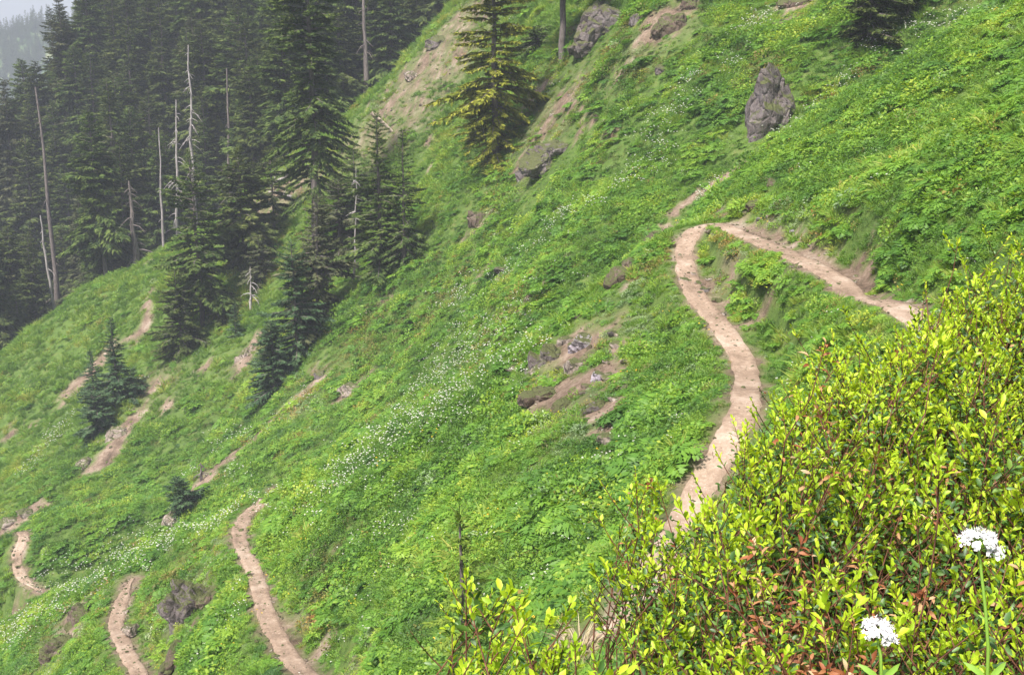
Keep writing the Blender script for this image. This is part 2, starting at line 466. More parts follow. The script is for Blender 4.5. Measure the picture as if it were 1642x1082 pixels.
HEATH = spots([(880, 120, 40, 0.6, 55), (850, 190, 40, 0.7, 55), (850, 250, 40, 0.8, 55), (950, 130, 60, 0.6, 55), (1050, 90, 50, 0.6, 55), (800, 330, 40, 0.5, 55), (1150, 410, 34, 0.8, 15), (1200, 420, 40, 0.6, 15), (1050, 430, 40, 0.6, 20), (560, 560, 60, 0.6, 55), (480, 640, 50, 0.6, 55), (650, 520, 50, 0.5, 55), (720, 480, 50, 0.5, 55),
               (300, 900, 40, 0.8, 25), (250, 960, 40, 0.7, 25), (110, 990, 40, 0.8, 25), (530, 900, 40, 0.5, 20), (520, 960, 40, 0.6, 20), (430, 440, 50, 0.8, 75), (820, 500, 60, 0.4, 40), (250, 600, 40, 0.5, 75), (1220, 120, 30, 0.9, 40), (1300, 360, 30, 0.5, 15)])

THIN = spots(line_spots([(760, 20), (700, 90), (640, 160), (590, 230)], 66, 0.85, 85, 20) + line_spots([(730, 110), (660, 200), (600, 250)], 56, 0.75, 85, 20) + [(440, 320, 60, 0.8, 90), (500, 290, 50, 0.8, 90),
    (920, 570, 70, 0.8, 18), (950, 640, 70, 0.8, 18), (880, 640, 40, 0.8, 18), (980, 690, 50, 0.7, 15), (1180, 420, 70, 0.55, 15), (300, 960, 70, 0.8, 25), (110, 1010, 70, 0.8, 25), (250, 900, 40, 0.5, 25), (480, 980, 50, 0.5, 20), (560, 1050, 40, 0.5, 20), (880, 180, 60, 0.5, 55), (1060, 50, 60, 0.5, 55), (860, 260, 50, 0.6, 55), (1230, 350, 40, 0.7, 20), (490, 640, 60, 0.4, 55), (250, 620, 50, 0.5, 75), (400, 570, 40, 0.6, 75)])

def field(S, x, y):
    v = np.zeros(len(x))
    for a in range(0, len(x), 20000):
        d2 = ((x[a:a + 20000, None] - S[:, 0]) ** 2 + (y[a:a + 20000, None] - S[:, 1]) ** 2) / (S[:, 2] ** 2)
        v[a:a + 20000] = (S[:, 3] * np.exp(-d2 * 0.9)).max(1)
    return v

def soil_at(x, y):
    s = field(SOIL, x, y)
    D, Z, W = trail_info(x, y)
    br = 0.55 * fbm(x * 0.55, y * 0.55, 4) + 0.75 * fbm(x * 2.2, y * 2.2, 3)
    s = smooth(0.18, 0.55, s * 1.15 + br * 0.85 * (s > 0.04))
    e = 1 - smooth(W - 0.05, W + 0.24, D + 0.3 * fbm(x * 1.6, y * 1.6, 3))
    return np.maximum(s, e), D, W

# ------------------------------------------------------------------ the hillside
def axis(segs):
    return np.concatenate([np.arange(a, b, s) for a, b, s in segs] + [[segs[-1][1]]])
gx = axis([(-150, -60, 1.8), (-60, -30, 0.55), (-30, 18, 0.26), (18, 60, 0.8)])
gy = axis([(-10, 0, 0.8), (0, 52, 0.26), (52, 78, 0.4), (78, 120, 0.6), (120, 260, 2)])
X, Y = np.meshgrid(gx, gy)
Z = H(X, Y)
soil, _, _ = soil_at(X.ravel(), Y.ravel())
soil = np.maximum(soil, np.clip(field(THIN, X.ravel(), Y.ravel()) * (0.75 + 0.8 * fbm(X.ravel() * 1.3, Y.ravel() * 1.3, 4)), 0, 0.9))
GM, nt, out = new_mat('hillside_ground')
pb = N(nt, 'ShaderNodeBsdfPrincipled'); pb.inputs['Roughness'].default_value = 0.95; pb.inputs['Specular IOR Level'].default_value = 0.1
sa = N(nt, 'ShaderNodeAttribute', attribute_name='soil')
earth = ramp(nt, math_n(nt, 'ADD', math_n(nt, 'MULTIPLY', noise_n(nt, 0.8, 3, 0.6), 0.5), math_n(nt, 'MULTIPLY', noise_n(nt, 7.0, 8, 0.8), 0.5)), [(0.36, (0.07, 0.05, 0.036)), (0.46, (0.16, 0.115, 0.085)), (0.54, (0.25, 0.185, 0.14)), (0.64, (0.36, 0.30, 0.25))])
turf = ramp(nt, noise_n(nt, 1.2, 6, 0.7), [(0.3, (0.05, 0.09, 0.02)), (0.55, (0.10, 0.16, 0.035)), (0.75, (0.16, 0.16, 0.06))])
nt.links.new(mix_rgb(nt, sa.outputs['Fac'], turf, earth), pb.inputs['Base Color'])
bp = N(nt, 'ShaderNodeBump'); bp.inputs['Strength'].default_value = 0.8; bp.inputs['Distance'].default_value = 0.12
nt.links.new(noise_n(nt, 6.0, 8, 0.75), bp.inputs['Height']); nt.links.new(bp.outputs[0], pb.inputs['Normal'])
nt.links.new(pb.outputs[0], out.inputs[0])
hill = mk_mesh('hillside', np.stack([X, Y, Z], -1).reshape(-1, 3), grid_faces(*X.shape), GM, True)
add_attr(hill, 'soil', soil)
tag(hill, kind='structure')

# ------------------------------------------------------------------ the trodden path
PM, nt, out = new_mat('trodden_earth')
pb = N(nt, 'ShaderNodeBsdfPrincipled'); pb.inputs['Roughness'].default_value = 0.95; pb.inputs['Specular IOR Level'].default_value = 0.1
c = ramp(nt, math_n(nt, 'ADD', math_n(nt, 'MULTIPLY', noise_n(nt, 0.9, 3, 0.6), 0.5), math_n(nt, 'MULTIPLY', noise_n(nt, 9.0, 8, 0.8), 0.5)), [(0.38, (0.17, 0.121, 0.088)), (0.5, (0.285, 0.208, 0.155)), (0.62, (0.42, 0.335, 0.27))])
peb = N(nt, 'ShaderNodeTexVoronoi'); peb.inputs['Scale'].default_value = 14
g = N(nt, 'ShaderNodeNewGeometry'); nt.links.new(g.outputs['Position'], peb.inputs['Vector'])
pm = math_n(nt, 'MULTIPLY', math_n(nt, 'LESS_THAN', peb.outputs['Distance'], 0.22), math_n(nt, 'GREATER_THAN', noise_n(nt, 2.5, 3), 0.55))
c = mix_rgb(nt, math_n(nt, 'MULTIPLY', pm, 0.5), c, (0.5, 0.42, 0.36))
nt.links.new(c, pb.inputs['Base Color'])
bp = N(nt, 'ShaderNodeBump'); bp.inputs['Strength'].default_value = 0.6; bp.inputs['Distance'].default_value = 0.06
nt.links.new(noise_n(nt, 7.0, 8, 0.75), bp.inputs['Height']); nt.links.new(bp.outputs[0], pb.inputs['Normal'])
nt.links.new(pb.outputs[0], out.inputs[0])
r_edge = np.random.default_rng(8)
for k, (w, hw) in enumerate(TRAILS):
    t = np.gradient(w[:, :2], axis=0); t /= np.linalg.norm(t, axis=1)[:, None] + 1e-9
    n = np.c_[-t[:, 1], t[:, 0]]
    n = blur(n, 3)
    s_arc = np.arange(len(w)) * 0.25
    rows = []
    taper = np.clip(np.minimum(np.arange(len(w)), np.arange(len(w))[::-1]) / 8.0, 0.25, 1)
    for q in (-1, -0.8, -0.4, 0, 0.4, 0.8, 1):
        wl = hw * taper * (1 + 0.2 * perlin(s_arc * 0.3 + 7 * k, np.full(len(w), 3.3 + np.sign(q) * 2.1)) + 0.16 * perlin(s_arc * 1.3, np.full(len(w), 1.3 + np.sign(q) * 5.1)) + 0.14 * r_edge.uniform(-1, 1, len(w)))
        zz = w[:, 2] + (-0.06 if abs(q) == 1 else 0.03 - 0.03 * (1 - q * q)) + 0.012 * perlin(s_arc * 0.5, np.full(len(w), q * 3.0))
        rows.append(np.c_[w[:, :2] + n * (wl * q)[:, None], zz])
    v = np.stack(rows, 1)
    tag(mk_mesh('dirt_path', v.reshape(-1, 3), grid_faces(len(w), 7), PM, True), kind='structure')

# ------------------------------------------------------------------ leaf geometry
def unit(a):
    return a / (np.linalg.norm(a, axis=-1, keepdims=True) + 1e-9)

def rhombs(P, D, S, L, W, mid=0.45, lift=0.0):
    """one kite-shaped face each: base P, direction D, side S"""
    n = len(P)
    L = np.broadcast_to(np.asarray(L, float), n)[:, None]; W = np.broadcast_to(np.asarray(W, float), n)[:, None]
    up = np.cross(S, D)
    V = np.stack([P, P + D * L * mid + S * W / 2 + up * L * lift, P + D * L, P + D * L * mid - S * W / 2 + up * L * lift], 1)
    return V.reshape(-1, 3), np.arange(4 * n).reshape(n, 4)

def leaves6(P, D, S, L, W, cup=0.18, bend=0.12):
    """a cupped leaf with a midrib: 8 vertices, 6 faces"""
    n = len(P)
    L = np.broadcast_to(np.asarray(L, float), n)[:, None]; W = np.broadcast_to(np.asarray(W, float), n)[:, None]
    up = np.cross(S, D)
    m1 = P + D * L * 0.35; m2 = P + D * L * 0.72 - up * L * bend * 0.4
    tip = P + D * L - up * L * bend
    l1 = m1 + S * W * 0.46 + up * W * cup; r1 = m1 - S * W * 0.46 + up * W * cup
    l2 = m2 + S * W * 0.42 + up * W * cup; r2 = m2 - S * W * 0.42 + up * W * cup
    V = np.stack([P, m1, m2, tip, l1, l2, r1, r2], 1).reshape(-1, 3)
    o = (np.arange(n) * 8)[:, None]
    tri = np.concatenate([o + np.array([[0, 1, 4]]), o + np.array([[0, 6, 1]]), o + np.array([[2, 3, 5]]), o + np.array([[2, 7, 3]])])
    quad = np.concatenate([o + np.array([[1, 2, 5, 4]]), o + np.array([[6, 7, 2, 1]])])
    return V, [tri, quad]

def rand_dir(n, zmin, zmax, r=rng):
    a = r.uniform(0, 2 * np.pi, n); z = r.uniform(zmin, zmax, n); q = np.sqrt(1 - z * z)
    return np.stack([q * np.cos(a), q * np.sin(a), z], 1)

def side_of(D, roll=0.0, r=rng):
    ref = np.array([0, 0, 1.0]) + r.normal(0, 0.25, D.shape)
    S = unit(np.cross(D, ref))
    U = np.cross(S, D)
    a = r.normal(0, roll, (len(D), 1)) if roll else 0
    return unit(S * np.cos(a) + U * np.sin(a))

def tubes(paths, radii, k=5):
    """paths: list of (n,3) arrays, radii: list of (n,) arrays"""
    V, Fq, o = [], [], 0
    for p, r in zip(paths, radii):
        p = np.asarray(p, float); n = len(p)
        t = unit(np.gradient(p, axis=0))
        ref = np.where(np.abs(t[:, 2:3]) > 0.9, np.array([[1.0, 0, 0]]), np.array([[0, 0, 1.0]]))
        a = unit(np.cross(t, ref)); b = np.cross(t, a)
        th = np.linspace(0, 2 * np.pi, k, endpoint=False)
        ring = p[:, None] + (a[:, None] * np.cos(th)[None, :, None] + b[:, None] * np.sin(th)[None, :, None]) * np.asarray(r)[:, None, None]
        V.append(ring.reshape(-1, 3)); Fq.append(grid_faces(n, k, True) + o); o += n * k
    return np.concatenate(V), np.concatenate(Fq)

# ------------------------------------------------------------------ rocks
import bmesh
from mathutils import noise as mnoise
FOOT = []      # where rocks stand, so that no plant grows through them
ROCK_GREY = rock_mat('grey_violet_rock', (0.061, 0.054, 0.059), (0.144, 0.126, 0.137), (0.245, 0.223, 0.233), moss=0.38)
ROCK_BROWN = rock_mat('rusty_brown_rock', (0.056, 0.040, 0.034), (0.136, 0.100, 0.084), (0.240, 0.192, 0.168), moss=0.45)
ROCK_PALE = rock_mat('pale_pink_rock', (0.176, 0.136, 0.119), (0.334, 0.273, 0.242), (0.484, 0.422, 0.387), moss=0.12)
ROCK_LILAC = rock_mat('lilac_stone', (0.22, 0.19, 0.24), (0.38, 0.34, 0.41), (0.55, 0.51, 0.58), moss=0.05)
_ico = None
def rock_mesh(name, dims, seed, mat, cuts=16, rough=0.10, columns=0.0, sub=4, box=0.7):
    r = np.random.default_rng(seed)
    bm = bmesh.new(); bmesh.ops.create_icosphere(bm, subdivisions=sub, radius=1.0)
    V = np.array([v.co[:] for v in bm.verts])
    V = np.sign(V) * np.abs(V) ** box
    nrm = unit(r.normal(0, 1, (cuts, 3))); off = r.uniform(0.62, 1.0, cuts)
    for n_, o_ in zip(nrm, off):
        q = V @ n_ - o_
        V = V - np.maximum(q, 0)[:, None] * n_ * 0.96
    dims = np.asarray(dims, float)
    sz = dims.max()
    for k in range(len(V)):
        p = Vector(V[k] * dims) * (1.6 / sz ** 0.6)
        p2 = Vector((p.x * (1 + columns), p.y * (1 + columns), p.z * (1 - 0.6 * min(columns, 1)))) + Vector((seed * 3.1, 0, 0))
        f = mnoise.fractal(p2, 0.9, 2.1, 6) * rough * 1.1 - (1 - min(1, abs(mnoise.noise(p2 * 1.5)) * 6)) * rough * 0.6 + (mnoise.cell(p2 * 1.5) - 0.5) * rough * 0.45
        V[k] *= 1 + f
    V *= dims
    for v, c in zip(bm.verts, V): v.co = c
    me = bpy.data.meshes.new(name); bm.to_mesh(me); bm.free()
    me.materials.append(mat)
    o = bpy.data.objects.new(name, me); COL.objects.link(o)
    return o

ROCKS = [  # u, v (centre), nearest distance, width px, height px, material, columns, tilt, sink, label
    (964, 52, 55, 84, 106, ROCK_GREY, 0.8, 0.1, 0.1, 'grey violet crag with a tan top beside the dark bare trunk'),
    (1022, 32, 55, 24, 22, ROCK_GREY, 0.2, 0.0, 0.1, 'small grey rock just right of the tall crag at the top'),
    (1085, 45, 55, 64, 74, ROCK_BROWN, 0.6, 0.2, 0.35, 'broken brown rock face in heath at the top centre'),
    (1112, 10, 55, 36, 40, ROCK_BROWN, 0.5, 0.2, 0.35, 'brown rock at the top edge above the broken rock face'),
    (1061, 113, 55, 22, 24, ROCK_GREY, 0.3, 0.0, 0.1, 'lone small grey boulder in the green below the broken brown face'),
    (1236, 188, 41, 98, 190, ROCK_GREY, 0.2, 0.16, 0.05, 'big upright grey boulder leaning out of the grass behind the switchback'),
    (1290, 2, 50, 70, 26, ROCK_BROWN, 0.2, 0.0, 0.3, 'flat brown rock ledge at the top edge left of the spreading dark fir'),
    (884, 256, 55, 96, 72, ROCK_GREY, 0.9, 0.0, 0.0, 'dark outcrop with a vertical broken face below the yellow-green conifer'),
    (838, 283, 55, 22, 34, ROCK_GREY, 0.9, 0.0, 0.1, 'narrow grey rib at the lower left end of the dark outcrop'),
    (772, 352, 55, 40, 40, ROCK_BROWN, 0.7, 0.0, 0.25, 'small brown outcrop in the meadow right of the dense fir'),
    (806, 432, 50, 26, 14, ROCK_GREY, 0.1, 0.0, 0.2, 'low grey stone on a bare patch in the middle of the meadow'),
    (1055, 382, 20, 42, 32, ROCK_BROWN, 0.2, 0.0, 0.0, 'pinkish brown rock at the outer edge of the switchback'),
    (992, 450, 20, 42, 46, ROCK_BROWN, 0.8, 0.2, 0.1, 'dark jagged rock on the crest below the switchback'),
    (1012, 425, 20, 24, 30, ROCK_BROWN, 0.6, 0.2, 0.3, 'smaller jagged rock above the dark one on the crest'),
    (864, 586, 20, 34, 66, ROCK_GREY, 0.9, 0.1, 0.15, 'dark upright rock edge on the left side of the stony knoll'),
    (868, 636, 18, 56, 50, ROCK_BROWN, 0.8, 0.0, 0.15, 'brown split rock at the foot of the stony knoll'),
    (942, 548, 20, 56, 32, ROCK_LILAC, 0.1, 0.0, 0.3, 'lilac grey slab in the top of the stony knoll'),
    (912, 545, 20, 34, 20, ROCK_PALE, 0.1, 0.0, 0.3, 'pale flat stone beside the lilac slab on the knoll'),
    (962, 606, 18, 32, 22, ROCK_LILAC, 0.1, 0.0, 0.2, 'small lilac stone in the middle of the stony knoll'),
    (1076, 528, 18, 10, 13, ROCK_LILAC, 0.1, 0.0, 0.2, 'little lilac stone alone in grey-green plants right of the knoll'),
    (886, 572, 20, 44, 46, ROCK_GREY, 0.5, 0.1, 0.1, 'grey broken block at the upper left of the stony knoll'),
    (926, 592, 20, 48, 36, ROCK_PALE, 0.3, 0.1, 0.15, 'pale broken rock face in the middle of the knoll above the small lilac stone'),
    (905, 652, 18, 44, 34, ROCK_BROWN, 0.4, 0.0, 0.15, 'low brown rock on the lower side of the stony knoll'),
    (958, 655, 18, 38, 28, ROCK_GREY, 0.3, 0.0, 0.15, 'low grey rock at the lower right of the stony knoll'),
    (984, 705, 15, 46, 26, ROCK_PALE, 0.2, 0.0, 0.25, 'flat pale rock in bare earth under the stony knoll'),
    (1103, 450, 20, 26, 18, ROCK_PALE, 0.1, 0.0, 0.35, 'cream coloured step stone in the path just below the switchback'),
    (1212, 330, 30, 26, 24, ROCK_BROWN, 0.3, 0.0, 0.2, 'brown rock in the bank above the path bend'),
    (1240, 296, 30, 20, 26, ROCK_BROWN, 0.3, 0.0, 0.2, 'upper brown rock on the grassy crest over the path bend'),
    (570, 625, 45, 50, 40, ROCK_PALE, 0.5, 0.5, 0.45, 'pale streaked rock slab slanting in the middle of the slope'),
    (516, 602, 50, 22, 22, ROCK_GREY, 0.8, 0.0, 0.25, 'small grey split rock above the pale streaked slab'),
    (186, 702, 65, 46, 76, ROCK_PALE, 0.5, 0.5, 0.45, 'long pale slab of bare rock below the mat-like fir on the left'),
    (138, 745, 65, 36, 34, ROCK_PALE, 0.4, 0.3, 0.5, 'pale grey-pink rock patch left of the long bare slab'),
    (396, 570, 70, 26, 56, ROCK_PALE, 0.5, 0.4, 0.5, 'narrow pinkish rock strip in red earth left of the low bushy fir'),
    (232, 620, 70, 18, 24, ROCK_BROWN, 0.5, 0.2, 0.4, 'small reddish rock right of the pyramid-shaped fir'),
    (276, 838, 46, 34, 52, ROCK_PALE, 0.5, 0.55, 0.35, 'pale sloping slab right beneath the squat fir at lower left'),
    (430, 640, 55, 30, 22, ROCK_BROWN, 0.5, 0.2, 0.4, 'dark low rock below the low bushy blue-green fir'),
    (130, 990, 25, 54, 62, ROCK_BROWN, 0.9, 0.0, 0.05, 'dark brown craggy rock left of the lowest path'),
    (98, 1040, 25, 60, 74, ROCK_BROWN, 0.9, 0.1, 0.05, 'brown overhanging rock near the lower left corner'),
    (306, 972, 25, 84, 118, ROCK_GREY, 1.4, 0.1, 0.0, 'grey columnar crag between the two lower paths'),
    (280, 1055, 25, 36, 80, ROCK_BROWN, 0.9, 0.3, 0.1, 'narrow brown rib below the columnar crag'),
    (340, 958, 25, 36, 58, ROCK_BROWN, 0.9, 0.1, 0.1, 'brown rock at the right side of the columnar crag'),
    (210, 1008, 25, 26, 20, ROCK_PALE, 0.2, 0.0, 0.4, 'pale stone in the middle of the lowest path'),
    (48, 822, 55, 44, 22, ROCK_PALE, 0.3, 0.3, 0.4, 'pale broken scree rock above the path at the left edge'),
    (18, 838, 55, 36, 20, ROCK_PALE, 0.3, 0.3, 0.4, 'flat pale rock at the left edge just above the path'),
    (708, 62, 85, 46, 30, ROCK_GREY, 0.5, 0.3, 0.55, 'grey rock rib in the scree near the top of the third ridge'),
    (668, 118, 85, 34, 18, ROCK_PALE, 0.4, 0.3, 0.55, 'pinkish rock patch in the scree halfway down the third ridge'),
]
for k, (u, v, dm, wpx, hpx, mt, colm, tilt, sink, lab) in enumerate(ROCKS):
    p = hit(u, v, dm)
    if p is None: continue
    dd = p[1] * math.cos(PITCH) - p[2] * math.sin(PITCH)
    a, b = wpx / 2 * dd / F, hpx / 2 * dd / F
    rg, cl = (0.14 if colm < 1 else 0.18), colm * 0.5
    if hpx < 50:
        o = rock_mesh('rock', (a * 1.12, max(a, 0.5 * b), b * 1.12), 500 + k, mt, rough=rg, columns=cl)
    else:
        # a crag: one main block with lower shoulders grown into one mass
        rk = np.random.default_rng(800 + k)
        blocks = [((a * 0.9, max(a, 0.5 * b) * 0.9, b * 0.95), (0, 0, 0))]
        for sx in ((-1, 1, 1) if hpx < 150 else (1,)):
            blocks.append(((a * rk.uniform(0.55, 0.75), a * 0.65, b * rk.uniform(0.4, 0.62)), (sx * a * rk.uniform(0.3, 0.6), -a * rk.uniform(0.0, 0.4), b * (rk.uniform(0.1, 0.42) if sx > 0 else rk.uniform(-0.45, 0.1)))))
        bm = bmesh.new()
        for q, (dm_, of) in enumerate(blocks):
            t_ = rock_mesh('rock', dm_, 500 + k + 60 * q, mt, rough=rg, columns=cl, sub=4)
            t_.data.transform(Matrix.Translation(of) @ Matrix.Rotation(rk.uniform(-0.3, 0.3), 4, 'Y'))
            bm.from_mesh(t_.data); bpy.data.objects.remove(t_)
        me = bpy.data.meshes.new('rock'); bm.to_mesh(me); bm.free(); me.materials.append(mt)
        o = bpy.data.objects.new('rock', me); COL.objects.link(o)
    o.location = p + np.array([-0.35, 0.5, -0.55]) * (sink + 0.14) * (a + b) * 0.6
    o.rotation_euler = (0, tilt, random.uniform(-0.5, 0.5))
    tag(o, lab, 'rock')
    FOOT.append((o.location.x, o.location.y, a))

STONES = [(1120, 456, 13), (1129, 464, 12), (1137, 449, 10), (1150, 483, 13), (1145, 379, 11), (1136, 371, 9), (1128, 382, 8), (1113, 441, 9), (1122, 470, 8), (1160, 505, 8), (1300, 394, 8), (1345, 424, 7), (1372, 444, 7), (1206, 590, 9), (1207, 612, 8), (1204, 640, 9),
          (1118, 545, 7), (1135, 560, 7), (1150, 590, 8), (1100, 380, 7), (1090, 410, 6), (1282, 424, 8), (1270, 428, 7), (1256, 398, 7), (1325, 408, 8), (1232, 346, 9), (1408, 470, 6), (1450, 500, 6), (1195, 342, 10), (1178, 336, 9)]
proto = {}
r_ = np.random.default_rng(3)
for k, (u, v, s) in enumerate(STONES):
    p = hit(u, v, 12, H=H)
    if p is None: continue
    dd = np.linalg.norm(p); a = 0.68 * s * dd / F
    j = k % 5
    if j not in proto:
        o = rock_mesh('stone', (1.1, 0.9, 0.7), 900 + j, [ROCK_PALE, ROCK_GREY, ROCK_PALE, ROCK_BROWN, ROCK_PALE][j], sub=3); proto[j] = o
    else:
        o = proto[j].copy(); COL.objects.link(o)
    o.scale = (a, a, a); o.location = p; o.rotation_euler = (r_.uniform(-.4, .4), r_.uniform(-.4, .4), r_.uniform(0, 6))
    tag(o, 'small loose stone at the edge of the path around the switchback', 'stone', 'loose stones along the upper path')
LILAC = [(1218, 352, 12), (1234, 360, 10), (1272, 371, 11), (1225, 338, 9), (1252, 352, 8)]
for k, (u, v, s) in enumerate(LILAC):
    p = hit(u, v, 20, H=H); a = s / 2 * np.linalg.norm(p) / F
    if k == 0: o = rock_mesh('stone', (1.2, 0.9, 0.7), 950, ROCK_LILAC, sub=3); l0 = o
    else: o = l0.copy(); COL.objects.link(o)
    o.scale = (a, a, a); o.location = p; o.rotation_euler = (0.2 * k, 0.1, 1.3 * k)
    tag(o, 'lilac tinted stone in the bank just above the path bend', 'stone', 'lilac stones above the path bend')

KNOLL = [(u, v) for u, v in zip(np.random.default_rng(6).normal(930, 42, 26), np.random.default_rng(7).normal(605, 52, 26))]
for k, (u, v) in enumerate(KNOLL):
    p = hit(u, v, 18)
    if p is None: continue
    a = float(r_.uniform(7, 17)) * np.linalg.norm(p) / F
    o = proto[k % 5].copy(); COL.objects.link(o)
    o.scale = (a, a * 0.8, a * 0.7); o.location = p; o.rotation_euler = (r_.uniform(-.4, .4), r_.uniform(-.4, .4), r_.uniform(0, 6))
    tag(o, 'rubbly stone among grey-green plants on the stony knoll', 'stone', 'rubble on the stony knoll')
    FOOT.append((p[0], p[1], a))

# ------------------------------------------------------------------ ground cover plants (the tufts that are spread over the slope)
LEAF_HERB = leaf_mat('herb_leaf', [(0.0, (0.040, 0.102, 0.013)), (0.3, (0.094, 0.214, 0.020)), (0.6, (0.176, 0.329, 0.027)), (0.85, (0.298, 0.426, 0.037)), (1.0, (0.408, 0.476, 0.048))], trans=0.42)
LEAF_FERN = leaf_mat('fern_leaf', [(0.0, (0.040, 0.110, 0.017)), (0.4, (0.090, 0.218, 0.023)), (0.75, (0.168, 0.335, 0.032)), (1.0, (0.277, 0.434, 0.043))], trans=0.42)
LEAF_GRASS = leaf_mat('grass_blade', [(0.0, (0.077, 0.169, 0.024)), (0.4, (0.154, 0.293, 0.032)), (0.75, (0.257, 0.385, 0.052)), (1.0, (0.445, 0.462, 0.105))], trans=0.42)
LEAF_SAGE = leaf_mat('grey_green_leaf', [(0.0, (0.098, 0.169, 0.066)), (0.5, (0.210, 0.299, 0.138)), (1.0, (0.364, 0.429, 0.240))], trans=0.2)
LEAF_HEATH = leaf_mat('heath_leaf', [(0.0, (0.056, 0.076, 0.017)), (0.45, (0.141, 0.152, 0.028)), (0.75, (0.243, 0.198, 0.049)), (1.0, (0.374, 0.182, 0.062))], trans=0.2)
PETAL = solid_mat('white_petal', [(0.3, (0.72, 0.72, 0.62)), (0.7, (0.86, 0.85, 0.80))], rough=0.7)
PETAL_Y = solid_mat('yellow_petal', [(0.3, (0.70, 0.45, 0.03)), (0.7, (0.80, 0.60, 0.06))], rough=0.7)
STALK = solid_mat('green_stalk', [(0.3, (0.06, 0.14, 0.03)), (0.7, (0.12, 0.22, 0.05))])

def lib(name):
    return bpy.data.collections.new(name)

def tuft_herb(name, r, n=92, R=0.24, hgt=0.28, L=(0.038, 0.075), mat=LEAF_HERB):
    a = r.uniform(0, 2 * np.pi, n); q = np.sqrt(r.uniform(0, 1, n)) * R
    z = hgt * (1 - (q / R) ** 2 * 0.6) * r.uniform(0.35, 1.05, n)
    P = np.stack([q * np.cos(a), q * np.sin(a), z], 1)
    D = unit(np.stack([np.cos(a), np.sin(a), r.uniform(-0.5, 0.8, n)], 1) + r.normal(0, 0.45, (n, 3)))
    ln = r.uniform(*L, n)
    V, Fc = rhombs(P, D, side_of(D, 0.5, r), ln, ln * r.uniform(0.5, 0.75, n), 0.45, 0.08)
    return mk_mesh(name, V, Fc, mat, link=False)

def tuft_fern(name, r, nf=8, L=0.5):
    Vs, Fs, o = [], [], 0
    for k in range(nf):
        az = k * 2 * np.pi / nf + r.normal(0, 0.3); ln = L * r.uniform(0.7, 1.1); up = r.uniform(0.35, 0.75)
        t = np.linspace(0.12, 1, 10)
        sp = np.stack([np.cos(az) * ln * t * 0.85, np.sin(az) * ln * t * 0.85, ln * (up * 1.5 * t - up * 1.35 * t * t) + 0.03], 1)
        d = unit(np.gradient(sp, axis=0)); s = unit(np.cross(d, [0, 0, 1]))
        pl = ln * 0.36 * np.sin(np.pi * (0.12 + 0.86 * t)) + 0.01
        for sg in (-1, 1):
            D = unit(s * sg + d * 0.45 + np.array([0, 0, -0.15]) + r.normal(0, 0.12, s.shape))
            V, Fc = rhombs(sp, D, unit(d + r.normal(0, 0.15, d.shape)), pl, ln * 0.115, 0.4)
            Vs.append(V); Fs.append(Fc + o); o += len(V)
    return mk_mesh(name, np.concatenate(Vs), np.concatenate(Fs), LEAF_FERN, link=False)

def tuft_grass(name, r, n=46, L=0.34, R=0.14, mat=LEAF_GRASS, lean=0.45):
    a = r.uniform(0, 2 * np.pi, n); q = np.sqrt(r.uniform(0, 1, n)) * R
    P = np.stack([q * np.cos(a), q * np.sin(a), np.zeros(n)], 1)
    D1 = unit(np.stack([np.cos(a) * lean, np.sin(a) * lean, np.ones(n)], 1) + r.normal(0, 0.25, (n, 3)))
    D2 = unit(D1 + np.stack([np.cos(a), np.sin(a), -np.ones(n) * 0.4], 1) * r.uniform(0.3, 1.1, (n, 1)))
    ln = (L * r.uniform(0.5, 1.1, n))[:, None]
    S = unit(np.cross(D1, rand_dir(n, -0.2, 0.2, r))); w = 0.011
    m = P + D1 * ln * 0.55
    V = np.stack([P - S * w, P + S * w, m + S * w * 0.8, m - S * w * 0.8, m + D2 * ln * 0.5], 1).reshape(-1, 3)
    o = (np.arange(n) * 5)[:, None]
    return mk_mesh(name, V, [o + np.array([[0, 1, 2, 3]]), o + np.array([[3, 2, 4]])], mat, link=False)

def tuft_flower(name, r, n=4, hgt=0.42, mat=PETAL, size=0.025):
    Vs, Fs, o = [], [], 0
    paths, rad = [], []
    for k in range(n):
        b = np.array([r.normal(0, 0.13), r.normal(0, 0.13), 0]); top = b * 1.25 + np.array([r.normal(0, 0.03), r.normal(0, 0.03), hgt * r.uniform(0.75, 1.15)])
        paths.append(np.stack([b, (b + top) / 2 + r.normal(0, 0.01, 3), top])); rad.append(np.array([0.004, 0.004, 0.003]))
        m = 11
        D = rand_dir(m, -0.1, 1, r)
        P = top + D * size * 0.35
        V, Fc = rhombs(P, D, side_of(D, 1.0, r), size * 0.9, size * 0.85, 0.6)
        Vs.append(V); Fs.append(Fc + o); o += len(V)
    tv, tf = tubes(paths, rad, 3)
    ob = mk_mesh(name, np.concatenate(Vs + [tv]), [np.concatenate(Fs), tf + o], mat, link=False)
    ob.data.materials.append(STALK)
    mi = np.zeros(len(ob.data.polygons), np.int32); mi[o // 4:] = 1
    ob.data.polygons.foreach_set('material_index', mi)
    return ob

def variants(cname, fn, count, **kw):
    c = lib(cname)
    for k in range(count):
        c.objects.link(fn(cname + '_tuft', np.random.default_rng(100 + k * 7 + len(cname)), **kw))
    return c

